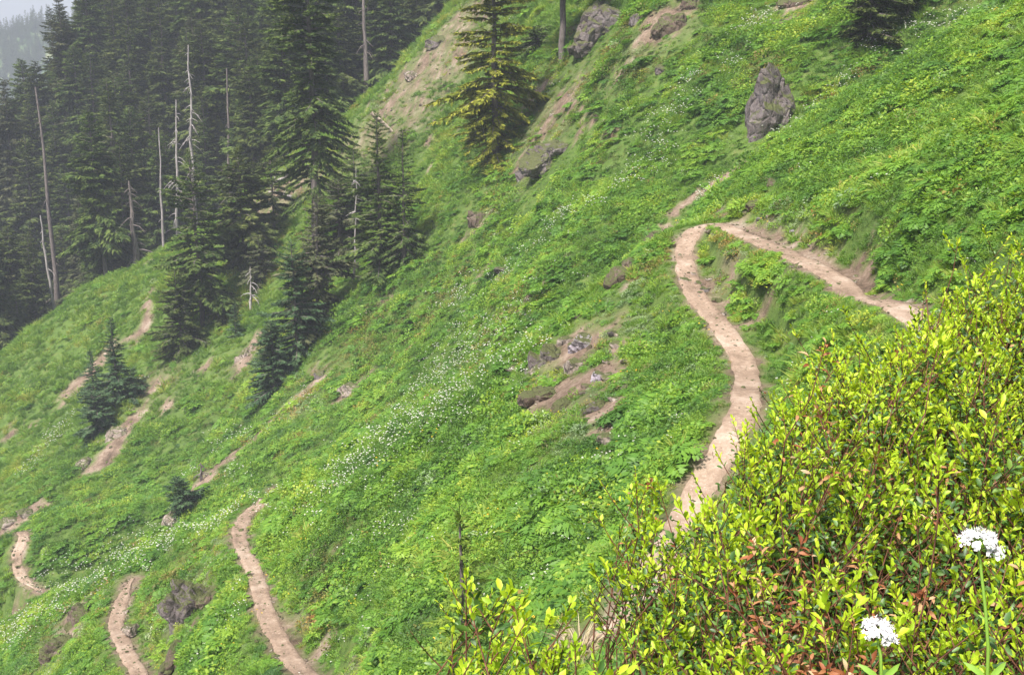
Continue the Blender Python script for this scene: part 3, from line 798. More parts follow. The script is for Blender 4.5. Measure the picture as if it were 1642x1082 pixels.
C_HERB = variants('broadleaf_herb', tuft_herb, 6)
C_BIG = variants('tall_herb', tuft_herb, 4, n=76, R=0.28, hgt=0.36, L=(0.055, 0.10))
C_FERN = variants('fern', tuft_fern, 5)
C_GRASS = variants('grass', tuft_grass, 5)
C_SAGE = variants('lupine', tuft_herb, 4, n=85, R=0.2, hgt=0.22, L=(0.03, 0.06), mat=LEAF_SAGE)
C_HEATH = variants('heath', tuft_herb, 5, n=64, R=0.24, hgt=0.22, L=(0.04, 0.085), mat=LEAF_HEATH)
C_FLOWER = variants('white_flower', tuft_flower, 5)
C_YELLOW = variants('yellow_flower', tuft_flower, 3, n=3, mat=PETAL_Y, size=0.026)

def scatter(name, label, cat, pos, rot, scl, tint, coll, nvar, seed=1):
    o = mk_mesh(name, pos, np.zeros((0, 3), int), None)
    add_attr(o, 'rot', rot, 'FLOAT_VECTOR'); add_attr(o, 'scl', scl); add_attr(o, 'tint', tint)
    add_attr(o, 'pick', np.random.default_rng(seed).integers(0, nvar, len(pos)), 'INT')
    ng = bpy.data.node_groups.new(name + '_spread', 'GeometryNodeTree')
    ng.interface.new_socket('Geometry', in_out='INPUT', socket_type='NodeSocketGeometry')
    ng.interface.new_socket('Geometry', in_out='OUTPUT', socket_type='NodeSocketGeometry')
    gi, go = ng.nodes.new('NodeGroupInput'), ng.nodes.new('NodeGroupOutput')
    ci = ng.nodes.new('GeometryNodeCollectionInfo'); ci.inputs[0].default_value = coll; ci.inputs['Separate Children'].default_value = True; ci.inputs['Reset Children'].default_value = True
    iop = ng.nodes.new('GeometryNodeInstanceOnPoints'); iop.inputs['Pick Instance'].default_value = True
    def att(n, t):
        q = ng.nodes.new('GeometryNodeInputNamedAttribute'); q.data_type = t; q.inputs[0].default_value = n
        return q.outputs['Attribute']
    ng.links.new(gi.outputs[0], iop.inputs['Points']); ng.links.new(ci.outputs[0], iop.inputs['Instance'])
    ng.links.new(att('pick', 'INT'), iop.inputs['Instance Index'])
    er = ng.nodes.new('FunctionNodeEulerToRotation'); ng.links.new(att('rot', 'FLOAT_VECTOR'), er.inputs[0])
    ng.links.new(er.outputs[0], iop.inputs['Rotation'])
    ng.links.new(att('scl', 'FLOAT'), iop.inputs['Scale'])
    ng.links.new(iop.outputs[0], go.inputs[0])
    md = o.modifiers.new('spread', 'NODES'); md.node_group = ng
    return tag(o, label, cat, None, 'stuff')

def spread_points(rho, r0=26.0, power=1.55, rmin=7.0, rmax=135.0, seed=0):
    """random spots over the visible hillside, thinning out with distance"""
    r = np.random.default_rng(seed)
    edges = np.concatenate([np.linspace(rmin, r0, 12), np.geomspace(r0, rmax, 30)[1:]])
    half = math.radians(31)
    R, A = [], []
    for a, b in zip(edges[:-1], edges[1:]):
        mid = (a + b) / 2
        den = rho * min(1, (r0 / mid)) ** power
        n = r.poisson(den * half * (b * b - a * a))
        R.append(np.sqrt(r.uniform(a * a, b * b, n))); A.append(r.uniform(-half, half, n))
    R, A = np.concatenate(R), np.concatenate(A)
    x, y = R * np.sin(A), R * np.cos(A)
    z = H0(x, y)
    u, v, d = project(np.stack([x, y, z], 1))
    k = (u > -140) & (u < 1790) & (v > -160) & (v < 1240)
    x, y = x[k], y[k]
    return x, y, r

def make_cover():
    x, y, r = spread_points(62.0, seed=11)
    z = H(x, y)
    dist = np.hypot(x, y)
    soil, D, W = soil_at(x, y)
    sage = field(SAGE, x, y); heath = field(HEATH, x, y)
    n = len(x)
    pn = fbm(x / 5.0 + 3, y / 5.0, 3); pn2 = fbm(x / 2.2 + 30, y / 2.2 + 5, 3); pn3 = fbm(x / 11 + 50, y / 11, 2)
    thin = field(THIN, x, y); sage = np.maximum(sage, thin * 0.7)
    keep = (D > W * (0.55 + 0.42 * r.uniform(0, 1, n))) & (r.uniform(0, 1, n) > soil * 0.94) & (r.uniform(0, 1, n) > thin * 0.62)
    # what grows where
    far = smooth(72, 90, dist)                       # third spur: mostly grass
    near_path = 1 - smooth(0.3, 1.3, D - W)
    w_herb = 1.0 + 0.9 * pn; w_fern = 0.55 + 1.3 * np.maximum(pn2, -0.3); w_big = np.clip(0.15 + 0.9 * pn3, 0, 2) * (1 - far)
    w_grass = 0.45 - 0.9 * pn + 2.2 * far + 0.6 * near_path; w_sage = 4.5 * sage ** 1.3 + 0.04; w_heath = 5.5 * heath ** 1.2 + 0.06 + 0.9 * thin + 0.8 * (soil > 0.15) + 1.6 * np.clip(fbm(x / 4 + 70, y / 4, 3) - 0.12, 0, 1) * smooth(48, 60, dist) * (1 - far)
    Wt = np.clip(np.stack([w_herb * (1 - 0.7 * far), w_fern * (1 - 0.8 * far), w_big, w_grass, w_sage, w_heath], 1), 0.01, None)
    Wt /= Wt.sum(1, keepdims=True)
    kind = (r.uniform(0, 1, (n, 1)) > np.cumsum(Wt, 1)).sum(1)
    grow = np.maximum(1.0, (dist / 30.0)) ** 0.4
    near_rock = np.zeros(n, bool)
    for fx, fy, fr in FOOT:
        q = np.hypot(x - fx, y - fy)
        keep &= q > fr * 0.5
        t = np.clip(((x - fx) * -fx + (y - fy) * -fy) / math.hypot(fx, fy), 0, fr + 0.9)
        q = np.hypot(x - fx + t * fx / math.hypot(fx, fy), y - fy + t * fy / math.hypot(fx, fy))
        near_rock |= q < fr
    low = 0.36 + 0.64 * smooth(0.0, 0.8, D - W)
    scl = 0.78 * grow * low * (1 - 0.6 * soil) * (1 - 0.3 * thin) * np.exp(r.normal(0, 0.25, n)) * np.clip(1 + 0.6 * pn2 + 0.5 * pn, 0.45, 1.9)
    scl = np.minimum(np.where(near_rock, scl * 0.5, scl), 1.7 * grow)
    tint = np.clip(0.5 + 0.20 * r.normal(0, 1, n) + 0.45 * fbm(x / 1.3, y / 1.3 + 9, 2) + 0.4 * pn2, 0, 1)
    spin = r.uniform(0, 2 * np.pi, n)      # a random turn, then a lean out from the slope
    rot = np.stack([-0.3 * np.sin(spin) + r.normal(0, 0.15, n), -0.3 * np.cos(spin) + r.normal(0, 0.15, n), spin], 1)
    P = np.stack([x, y, z - 0.02], 1)
    info = [('meadow_herbs', 'low broad-leaved green herbs carpeting the hillside on both sides of the path', 'herbs', C_HERB, 6),
            ('bracken', 'feathery green fern fronds spread across the hillside among the herbs', 'ferns', C_FERN, 5),
            ('tall_herbs', 'large-leaved darker green herbs in drifts on the near hillside', 'herbs', C_BIG, 4),
            ('meadow_grass', 'fine yellow-green grass over the ridge and along the path edges', 'grass', C_GRASS, 5),
            ('lupine_foliage', 'pale grey-green low foliage on the stony knoll and scree', 'ground cover', C_SAGE, 4),
            ('heath', 'brownish olive dwarf heath around the rocks and bare earth', 'ground cover', C_HEATH, 5)]
    pass
    for k, (nm, lb, ct, c, nv) in enumerate(info):
        q = keep & (kind == k)
        scatter(nm, lb, ct, P[q], rot[q], scl[q], tint[q], c, nv, k)

make_cover()

def make_gravel():
    r = np.random.default_rng(41)
    c = lib('gravel')
    for k in range(4):
        o = rock_mesh('pebble', (1.1, 0.9, 0.6), 970 + k, ROCK_PALE if k % 2 else ROCK_BROWN, sub=2)
        COL.objects.unlink(o); c.objects.link(o)
    i = r.integers(0, len(_T), 2600)
    q = np.stack([_T[i, 0], _T[i, 1]], 1) + r.normal(0, 0.24, (2600, 2))
    x, y, _ = spread_points(20.0, seed=13)
    so, D, W = soil_at(x, y); th = field(THIN, x, y)
    k = (r.uniform(0, 1, len(x)) < np.maximum(so * 0.8, th * 0.35)) & (D > W)
    x, y = np.r_[q[:, 0], x[k]], np.r_[q[:, 1], y[k]]
    n = len(x); d = np.hypot(x, y)
    sc = np.exp(r.normal(-4.15, 0.55, n)) * np.clip(d / 22, 0.7, 4.5)
    scatter('gravel', 'small loose stones on the path and the bare earth', 'gravel', np.c_[x, y, H(x, y) + 0.02], np.c_[r.normal(0, 0.3, (n, 2)), r.uniform(0, 6, n)], sc, r.uniform(0, 1, n), c, 4)
make_gravel()

def band(pts, width, n, dm, r):
    w = [hit(u, v, dm) for u, v in pts]
    w = np.array([q for q in w if q is not None])
    if len(w) < 1: return np.zeros((0, 2))
    d = w[:, 1].mean()
    if len(w) == 1: c = np.repeat(w[:, :2], n, 0)
    else:
        seg = np.hypot(*(w[1:, :2] - w[:-1, :2]).T); s = np.r_[0, np.cumsum(seg)]
        t = r.uniform(0, s[-1], n)
        c = np.stack([np.interp(t, s, w[:, 0]), np.interp(t, s, w[:, 1])], 1)
    return c + r.normal(0, width * d / F, (n, 2))

def make_flowers():
    r = np.random.default_rng(21)
    B = [([(830, 590), (760, 635), (700, 670), (640, 705), (590, 735), (540, 770), (480, 810)], 70, 175, 20), ([(700, 672), (640, 705), (590, 740), (560, 770)], 70, 110, 20), ([(830, 545), (740, 590), (650, 640)], 24, 120, 42), ([(430, 812), (380, 835), (320, 855), (255, 890)], 26, 80, 20), ([(250, 895), (190, 925), (120, 960), (60, 995), (5, 1025)], 42, 140, 20), ([(250, 862), (150, 915), (60, 960)], 26, 70, 52),
         ([(60, 1000), (10, 1040)], 40, 40, 20), ([(1000, 320), (900, 360), (820, 450), (720, 480)], 24, 90, 44), ([(1170, 110), (1080, 170), (1060, 240), (1010, 300)], 26, 90, 44), ([(900, 355)], 12, 22, 44), ([(1385, 88), (1440, 60), (1580, 20)], 10, 50, 28),
         ([(1230, 240), (1300, 190), (1380, 120)], 8, 26, 30), ([(1150, 300), (1120, 330)], 6, 22, 30), ([(820, 850), (900, 880), (970, 890)], 70, 12, 10), ([(960, 770), (1010, 740), (1060, 700)], 60, 14, 10), ([(560, 880), (620, 860), (660, 855)], 14, 24, 15), ([(540, 920), (600, 1000), (640, 980)], 70, 14, 15),
         ([(850, 970), (880, 945)], 10, 14, 10), ([(40, 770), (90, 700), (120, 670)], 8, 40, 60), ([(330, 700), (420, 690), (500, 650)], 26, 30, 55), ([(1240, 630), (1310, 560)], 16, 14, 10), ([(700, 560), (800, 520), (880, 460)], 16, 70, 44), ([(1250, 20), (1200, 60)], 16, 30, 44), ([(310, 760), (400, 770)], 14, 20, 40), ([(340, 1040), (380, 1000)], 24, 20, 20)]
    pts = np.concatenate([band(*b, r) for b in B])
    xr, yr, r2 = spread_points(0.03, seed=5)
    pts = np.concatenate([pts, np.stack([xr, yr], 1)])
    soil, D, W = soil_at(pts[:, 0], pts[:, 1])
    pts = pts[(D > W + 0.1) & (soil < 0.6)]
    n = len(pts); z = H(pts[:, 0], pts[:, 1])
    scl = r.uniform(0.75, 1.2, n) * np.clip(np.hypot(*pts.T) / 42, 0.55, 2.2) ** 0.6
    rot = np.stack([r.normal(0, 0.1, n), r.normal(0, 0.1, n), r.uniform(0, 6.28, n)], 1)
    scatter('white_flowers', 'tiny white wildflowers in drifts along the grassy crest and meadow', 'flowers', np.c_[pts, z], rot, scl, r.uniform(0, 1, n), C_FLOWER, 5)
    xr, yr, r2 = spread_points(0.16, rmax=40, seed=6)
    soil, D, W = soil_at(xr, yr); k = (D > W + 0.1) & (soil < 0.5)
    xr, yr = xr[k], yr[k]; n = len(xr)
    scatter('yellow_flowers', 'scattered tiny yellow wildflowers in the near meadow', 'flowers', np.c_[xr, yr, H(xr, yr)], np.c_[np.zeros((n, 2)), r.uniform(0, 6, n)], r.uniform(0.6, 1, n), r.uniform(0, 1, n), C_YELLOW, 3)
make_flowers()

# ------------------------------------------------------------------ conifers
def needle_mat(name, stops, trans=0.12):
    return leaf_mat(name, stops, trans=trans, gloss=0.0, patch=0.35, patch_amt=0.3, isl=0.55, inst=False)

NEED_DARK = needle_mat('needles_dark', [(0.0, (0.027, 0.039, 0.017)), (0.4, (0.059, 0.086, 0.030)), (0.75, (0.122, 0.153, 0.043)), (1.0, (0.216, 0.216, 0.066))])
NEED_GREEN = needle_mat('needles_green', [(0.0, (0.024, 0.043, 0.016)), (0.4, (0.061, 0.100, 0.029)), (0.75, (0.125, 0.172, 0.045)), (1.0, (0.215, 0.243, 0.068))])
NEED_BLUE = needle_mat('needles_blue_green', [(0.0, (0.021, 0.045, 0.022)), (0.4, (0.050, 0.094, 0.044)), (0.75, (0.099, 0.156, 0.072)), (1.0, (0.171, 0.225, 0.102))])
NEED_YELLOW = needle_mat('needles_yellow_green', [(0.0, (0.050, 0.069, 0.013)), (0.35, (0.142, 0.173, 0.025)), (0.7, (0.285, 0.293, 0.044)), (1.0, (0.435, 0.413, 0.072))])
NEED_GREY = needle_mat('needles_grey_brown', [(0.0, (0.029, 0.039, 0.018)), (0.4, (0.072, 0.091, 0.042)), (0.75, (0.130, 0.137, 0.072)), (1.0, (0.195, 0.169, 0.111))])
NEED_LIGHT = needle_mat('needles_light_green', [(0.0, (0.06, 0.10, 0.02)), (0.4, (0.13, 0.20, 0.035)), (0.75, (0.22, 0.30, 0.05)), (1.0, (0.32, 0.38, 0.08))], 0.3)
BARK = solid_mat('grey_brown_bark', [(0.3, (0.075, 0.060, 0.055)), (0.5, (0.163, 0.138, 0.130)), (0.7, (0.263, 0.225, 0.215))], scale=4, stretch=(3, 3, 0.6), bump=0.6)
SILVER = solid_mat('silver_dead_wood', [(0.3, (0.160, 0.140, 0.135)), (0.5, (0.340, 0.310, 0.300)), (0.7, (0.520, 0.490, 0.480))], scale=3, stretch=(3, 3, 0.5), bump=0.4)
PALEWOOD = solid_mat('pale_broken_wood', [(0.3, (0.30, 0.21, 0.16)), (0.5, (0.48, 0.38, 0.31)), (0.7, (0.62, 0.54, 0.47))], scale=5, stretch=(3, 3, 0.7), bump=0.4)

def conifer(h, cr, base=0.12, droop=0.3, dens=1.0, seed=0, mat=None, name='conifer', bark=None, power=0.85, gap=0.12, lean=0.0, size=1.0, link=False, twist=1.0, fine=1.0):
    """an Empty with a trunk and a crown of drooping sprays, standing at the origin"""
    r = np.random.default_rng(seed)
    root = bpy.data.objects.new(name, None)
    COL.objects.link(root)
    # trunk, slightly wavy
    n = 14
    t = np.linspace(0, 1, n)
    wob = np.cumsum(r.normal(0, 0.006 * h, (n, 2)), 0) * 0.5; wob -= wob[0]
    trunk = np.stack([wob[:, 0] + lean * h * t ** 1.5, wob[:, 1], h * t - 0.5 * (t == 0)], 1)
    rad = (0.0115 * h + 0.04 * min(1, h / 8)) * (1 - t) ** 0.8 + 0.012
    V, Fc = tubes([trunk], [rad], 7)
    mk_mesh('trunk', V, Fc, bark or BARK, True, root)
    nb = int(h * 10.5 * dens + 34)
    tb = base + (1 - base) * (np.linspace(0, 1, nb) ** 0.92) * 0.985
    tb += r.normal(0, 0.006, nb); tb = np.clip(tb, base * 0.9, 0.992)
    q = (tb - base) / (1 - base)
    prof = np.clip((1 - q), 0.0, 1) ** power * np.minimum(1, 0.55 + q * 3.5)
    az = np.arange(nb) * 2.399 + r.normal(0, 0.35, nb)
    L = cr * prof * r.uniform(0.62, 1.15, nb) * (1 + 0.22 * np.sin(q * 17 + seed)) * (1 + 0.28 * np.sin(az * 2 + q * 9 + seed * 1.7)) + 0.05 * cr * 0.6
    keep = r.uniform(0, 1, nb) > gap
    rise = 0.55 * q - 0.12 + r.normal(0, 0.09, nb)          # upper branches point up, the lower ones hang
    Ps, Ds, Ls, Ws, Ss = [], [], [], [], []
    bp, br = [], []
    for k in np.nonzero(keep)[0]:
        o = np.array([np.interp(tb[k], t, trunk[:, 0]), np.interp(tb[k], t, trunk[:, 1]), tb[k] * h])
        d = np.array([math.cos(az[k]), math.sin(az[k]), 0]); sd = np.array([-d[1], d[0], 0])
        l = L[k]
        m = int(np.clip(l * 9 * fine, 5, 30))
        s = np.linspace(0.10, 1.0, m) ** 0.85
        dr = droop * (1.15 - q[k])
        bend = r.normal(0, 0.12)
        sp = o + d * (l * s)[:, None] + sd * (bend * l * s * s)[:, None] + np.array([0, 0, 1.0]) * (l * (rise[k] * s - dr * s * s + 0.35 * dr * s ** 4))[:, None]
        tan = unit(np.gradient(sp, axis=0)) if m > 1 else d[None]
        tl = size * (0.20 + 0.40 * l * (1.08 - s) ** 0.9 * (0.35 + s)) 
        for sg in (-1, 1):
            D = unit(tan * 0.75 + sd * sg * r.uniform(0.55, 1.1, (m, 1)) + np.array([0, 0, -0.22]) + r.normal(0, 0.16 * twist, (m, 3)))
            ll = tl * r.uniform(0.7, 1.25, m)
            Ps.append(sp); Ds.append(D); Ls.append(ll); Ws.append(ll * r.uniform(0.26, 0.42, m))
            S = unit(np.cross(D, np.array([0, 0, 1.0]) + r.normal(0, 0.35, (m, 3)))); Ss.append(S)
            # smaller side sprays
            P2 = sp + D * (ll * 0.45)[:, None]; D2 = unit(D + tan * 0.8 + r.normal(0, 0.25, (m, 3)))
            Ps.append(P2); Ds.append(D2); Ls.append(ll * 0.62); Ws.append(ll * 0.22); Ss.append(unit(np.cross(D2, np.array([0, 0, 1.0]) + r.normal(0, 0.5, (m, 3)))))
        # hanging foliage under the branch and the tip
        Ps.append(sp); D = unit(tan * 0.5 + np.array([0, 0, -0.75]) + r.normal(0, 0.3, (m, 3))); Ds.append(D); Ls.append(tl * 0.62); Ws.append(tl * 0.26); Ss.append(unit(np.cross(D, rand_dir(m, -0.3, 0.3, r))))
        if l > 0.9:
            bp.append(np.stack([o, sp[m // 3], sp[(2 * m) // 3]])); br.append(np.array([0.02 + 0.012 * l, 0.015 + 0.008 * l, 0.012]))
    # leader
    top = trunk[-1]
    m = 7; zz = np.linspace(-0.05, 0.0, m) * h
    P = top + np.stack([np.zeros(m), np.zeros(m), zz], 1); D = unit(rand_dir(m, 0.4, 0.9, r)); Ps.append(P); Ds.append(D); Ls.append(np.full(m, 0.25 + 0.01 * h)); Ws.append(np.full(m, 0.08)); Ss.append(side_of(D, 1, r))
    P, D, S = np.concatenate(Ps), np.concatenate(Ds), np.concatenate(Ss); Lc, Wc = np.concatenate(Ls), np.concatenate(Ws)
    V, Fc = rhombs(P, D, S, Lc, Wc, 0.4, 0.05)
    if bp:
        bv, bf = tubes(bp, br, 4)
        ob = mk_mesh('crown', np.concatenate([V, bv]), [Fc, bf + len(V)], mat, False, root)
        ob.data.materials.append(bark or BARK)
        mi = np.zeros(len(ob.data.polygons), np.int32); mi[len(Fc):] = 1
        ob.data.polygons.foreach_set('material_index', mi)
    else:
        mk_mesh('crown', V, Fc, mat, False, root)
    return root

def dead_tree(h, seed, r0=None, nb=26, lo=0.25, bl=1.2, lean=0.0, mat=None, name='dead_tree'):
    r = np.random.default_rng(seed)
    root = bpy.data.objects.new(name, None); COL.objects.link(root)
    n = 12; t = np.linspace(0, 1, n)
    wob = np.cumsum(r.normal(0, 0.010 * h, (n, 2)), 0) * 0.5; wob -= wob[0]
    tr = np.stack([wob[:, 0] + lean * h * t, wob[:, 1], h * t - 0.5 * (t == 0)], 1)
    rad = (r0 or 0.013 * h + 0.04) * (1 - 0.8 * t ** 0.8) * r.uniform(0.88, 1.12, n)
    V, Fc = tubes([tr], [rad], 7)
    mk_mesh('trunk', V, Fc, mat or SILVER, True, root)
    for k in range(nb):
        ps, rs = [], []
        tb = r.uniform(lo, 0.97); o = np.array([np.interp(tb, t, tr[:, j]) for j in range(3)])
        az = r.uniform(0, 6.283); l = bl * (r.uniform(0.1, 0.4) if r.uniform() < 0.3 else r.uniform(0.45, 1.2)) * (1.15 - tb); d = np.array([math.cos(az), math.sin(az), 0])
        s = np.linspace(0, 1, 5); up = r.uniform(-0.1, 0.3); dr = r.uniform(0.4, 1.1)
        ps.append(o + d * (l * s)[:, None] + np.array([0, 0, 1.]) * (l * (up * s - dr * s * s))[:, None] + r.normal(0, 0.03 * l, (5, 3)) * s[:, None]); rs.append((0.034 + 0.022 * l) * (1 - 0.7 * s))
        if r.uniform() < 0.5:
            q = ps[-1][2]; az2 = az + r.normal(0, 0.8); d2 = np.array([math.cos(az2), math.sin(az2), -0.5])
            ps.append(q + d2 * (l * 0.4 * s)[:, None]); rs.append(0.022 * (1 - 0.7 * s))
        V, Fc = tubes(ps, rs, 4)
        mk_mesh('dead_branch', V, Fc, mat or SILVER, True, root)
    return root

def put(root, p, label, cat, group=None, rz=0.0):
    root.location = p; root.rotation_euler = (0, 0, rz)
    return tag(root, label, cat, group)

def spot(u, v=None, d=None, dmin=40):
    if v is not None:
        return hit(u, v, dmin)
    return stand(u, d)

# the conifers one can tell apart: (u, base v or None, distance or None, top v, crown width px, options, label)
TREES = [
    (507, None, 90, -150, 116, dict(base=0.17, droop=0.6, dens=1.15, mat=NEED_GREEN, power=0.5, gap=0.24, size=0.7, fine=1.4, twist=1.6), 'tall drooping conifer with a long bare grey lower trunk, tallest of the central clump'),
    (612, 446, None, 178, 104, dict(base=0.02, droop=0.32, dens=1.35, mat=NEED_GREEN, power=0.75, gap=0.06, size=0.8, fine=1.3), 'dense dark green fir with a pointed top at the right end of the central clump'),
    (648, 425, None, 205, 70, dict(size=0.8, fine=1.3, base=0.02, droop=0.35, dens=1.2, mat=NEED_GREEN, power=0.8, gap=0.06), 'slimmer green fir touching the dense fir at the right end of the central clump'),
    (572, None, 86, 232, 96, dict(base=0.05, droop=0.3, dens=1.0, mat=NEED_GREEN, power=0.8, gap=0.15), 'ragged green fir behind the dense fir, below a fallen pale log'),
    (325, 522, None, 238, 112, dict(base=0.10, droop=0.38, dens=1.15, mat=NEED_GREEN, power=0.7, gap=0.2, size=0.8, fine=1.3, twist=1.5), 'full green fir with a thin dark trunk showing, standing on the left grassy slope'),
    (393, None, 97, 232, 120, dict(base=0.06, droop=0.35, dens=1.2, mat=NEED_DARK, power=0.7, gap=0.06), 'dark green fir just right of the full fir on the left grassy slope'),
    (290, 572, None, 430, 80, dict(base=0.0, droop=0.3, dens=1.5, mat=NEED_DARK, power=0.6, gap=0.03), 'low spreading dark fir at the foot of the full fir on the left slope'),
    (360, None, 92, 470, 70, dict(base=0.02, droop=0.3, dens=1.2, mat=NEED_DARK, power=0.7, gap=0.1), 'short dark fir between the full fir and the leaning snag'),
    (545, None, 85, 285, 110, dict(base=0.04, droop=0.45, dens=1.2, mat=NEED_GREY, power=0.65, gap=0.2), 'thin grey-brown conifer with many dead twigs in front of the bare trunk'),
    (512, 520, None, 310, 100, dict(base=0.03, droop=0.4, dens=1.25, mat=NEED_GREY, power=0.65, gap=0.16), 'greyish drooping fir at the front of the central clump'),
    (478, 580, None, 385, 76, dict(base=0.02, droop=0.3, dens=1.4, mat=NEED_BLUE, power=0.55, gap=0.05), 'narrow blue-green fir running down the edge of the central clump'),
    (440, 625, None, 512, 74, dict(base=0.0, droop=0.25, dens=1.9, mat=NEED_BLUE, power=0.5, gap=0.02), 'low bushy blue-green fir, lowest tree of the central clump'),
    (190, 648, None, 506, 66, dict(base=0.0, droop=0.3, dens=1.7, mat=NEED_BLUE, power=0.9, gap=0.02), 'small pyramid-shaped blue-green fir with a sharp spire alone on the left slope'),
    (152, 640, None, 560, 40, dict(base=0.0, droop=0.3, dens=1.6, mat=NEED_BLUE, power=0.8, gap=0.08), 'little ragged fir just left of the pyramid-shaped fir'),
    (165, 690, None, 628, 66, dict(base=0.0, droop=0.2, dens=2.2, mat=NEED_BLUE, power=0.45, gap=0.02, lean=0.2), 'low mat-like fir below the pyramid-shaped fir'),
    (212, 640, None, 590, 50, dict(base=0.0, droop=0.2, dens=2.0, mat=NEED_BLUE, power=0.5, gap=0.03), 'low skirted fir close against the right foot of the pyramid-shaped fir'),
    (298, 818, None, 762, 56, dict(base=0.0, droop=0.22, dens=2.3, mat=NEED_BLUE, power=0.5, gap=0.02, lean=0.18), 'small squat blue-green fir beside the pale sloping slab at lower left'),
    (378, 542, None, 488, 32, dict(base=0.0, droop=0.25, dens=1.6, mat=NEED_BLUE, power=0.8, gap=0.05), 'tiny blue-green fir beside the leaning grey snag'),
    (796, 258, None, -150, 120, dict(base=0.02, droop=0.5, dens=1.25, mat=NEED_YELLOW, power=0.42, gap=0.12, size=0.75, fine=1.4, twist=1.6), 'big yellow-green conifer reaching out of the top of the picture'),
    (764, None, 80, 140, 60, dict(base=0.02, droop=0.4, dens=1.2, mat=NEED_YELLOW, power=0.7, gap=0.1), 'small golden-green conifer at the left foot of the big yellow-green conifer'),
    (902, None, 76, -330, 130, dict(base=0.30, droop=0.4, dens=1.0, mat=NEED_GREEN, power=0.6, gap=0.1), 'conifer with a dark bare trunk beside the grey crag, its crown out of sight above'),
    (862, None, 84, 40, 84, dict(base=0.03, droop=0.4, dens=1.1, mat=NEED_GREEN, power=0.7, gap=0.1), 'green conifer half hidden between the big yellow-green conifer and the dark trunk'),
    (1392, 68, None, -95, 98, dict(base=0.0, droop=0.22, dens=1.9, mat=NEED_DARK, power=0.5, gap=0.03), 'dark spreading fir on the upper right slope, cut by the top edge'),
    (1455, 30, None, -80, 60, dict(base=0.0, droop=0.25, dens=1.6, mat=NEED_DARK, power=0.6, gap=0.05), 'smaller dark fir tucked behind the spreading fir at upper right'),
    (440, None, 100, 240, 84, dict(base=0.22, droop=0.5, dens=0.7, mat=NEED_DARK, power=0.5, gap=0.35), 'sparse crooked conifer with bent grey trunk before the pale scree'),
    (418, 455, None, 375, 60, dict(base=0.0, droop=0.3, dens=1.3, mat=NEED_GREY, power=0.6, gap=0.1), 'rusty olive bushy conifer in the shade of the central clump'),
]
_seed = 40
for u, v, d, vt, wpx, opt, lab in TREES:
    p = spot(u, v, d)
    if p is None: print('no ground for', lab); continue
    dd = p[1] * math.cos(PITCH) - p[2] * math.sin(PITCH)
    h = top_z(p[1], vt) - p[2]
    uu, vv, _ = project(p[None])
    _seed += 1
    opt = dict(opt); opt.setdefault('fine', 1.0 if h > 9 else 1.6); opt.setdefault('size', 1.0 if h > 9 else 0.75)
    put(conifer(h, wpx / 2 * dd / F * 1.22, seed=_seed, **opt), p - np.array([0, 0, 0.15]), lab, 'conifer', None, random.uniform(0, 6) if not opt.get('lean') else math.pi)

# snags and dead wood
SNAGS = [   # u, base v / distance, top v, trunk radius, branches, lo, branch length, lean, material, label
    (316, None, 136, 72, 0.26, 60, 0.5, 2.6, 0.03, SILVER, 'tall silver snag with a bare white spike, brightest of the dead trees in the forest'),
    (286, None, 130, 160, 0.2, 46, 0.25, 2.6, 0.04, SILVER, 'thin silver snag with hooked drooping twigs left of the tallest silver snag'),
    (268, None, 132, 205, 0.18, 12, 0.4, 0.9, 0.0, SILVER, 'short bare grey pole snag in the forest left of the silver snags'),
    (372, None, 134, 110, 0.24, 40, 0.3, 1.9, 0.01, BARK, 'grey dead tree with fanned dry twigs right of the tallest silver snag'),
    (112, None, 138, 140, 0.34, 24, 0.35, 2.4, 0.0, BARK, 'thick pale grey dead trunk in the left part of the forest'),
    (100, None, 124, 345, 0.22, 18, 0.4, 1.8, -0.05, SILVER, 'leaning silver snag with curled white branches at the lower forest edge'),
    (222, None, 118, 290, 0.30, 44, 0.08, 3.0, 0.0, BARK, 'dead tree with long sweeping bare boughs on the ridge edge'),
    (590, None, 128, -40, 0.34, 26, 0.1, 2.4, 0.0, BARK, 'grey trunk with crooked dead limbs behind the scree ridge'),
    (402, 500, None, 428, 0.14, 22, 0.2, 1.3, 0.03, SILVER, 'short broken snag with ragged limbs on the left grassy slope'),
    (352, 508, None, 488, 0.16, 14, 0.3, 1.3, 0.1, PALEWOOD, 'splintered pinkish stump by the foot of the full fir'),
    (565, None, 80, 268, 0.10, 26, 0.55, 1.3, 0.08, SILVER, 'pale crooked dead stem with a white claw of branches in the central clump'),
    (323, 770, None, 742, 0.10, 12, 0.3, 0.8, 0.0, BARK, 'small grey dead shrub stem above the squat fir at lower left'),
]
SNAG_AT = []
for u, v, d, vt, r0, nb, lo, bl, lean, mt, lab in SNAGS:
    p = spot(u, v, d)
    if p is None: continue
    h = max(0.8, top_z(p[1], vt) - p[2]); _seed += 1
    if d and d > 100: r0 *= 1.5; SNAG_AT.append((u, d))
    put(dead_tree(h, _seed, r0, nb, lo, bl, lean, mt), p, lab, 'dead tree')

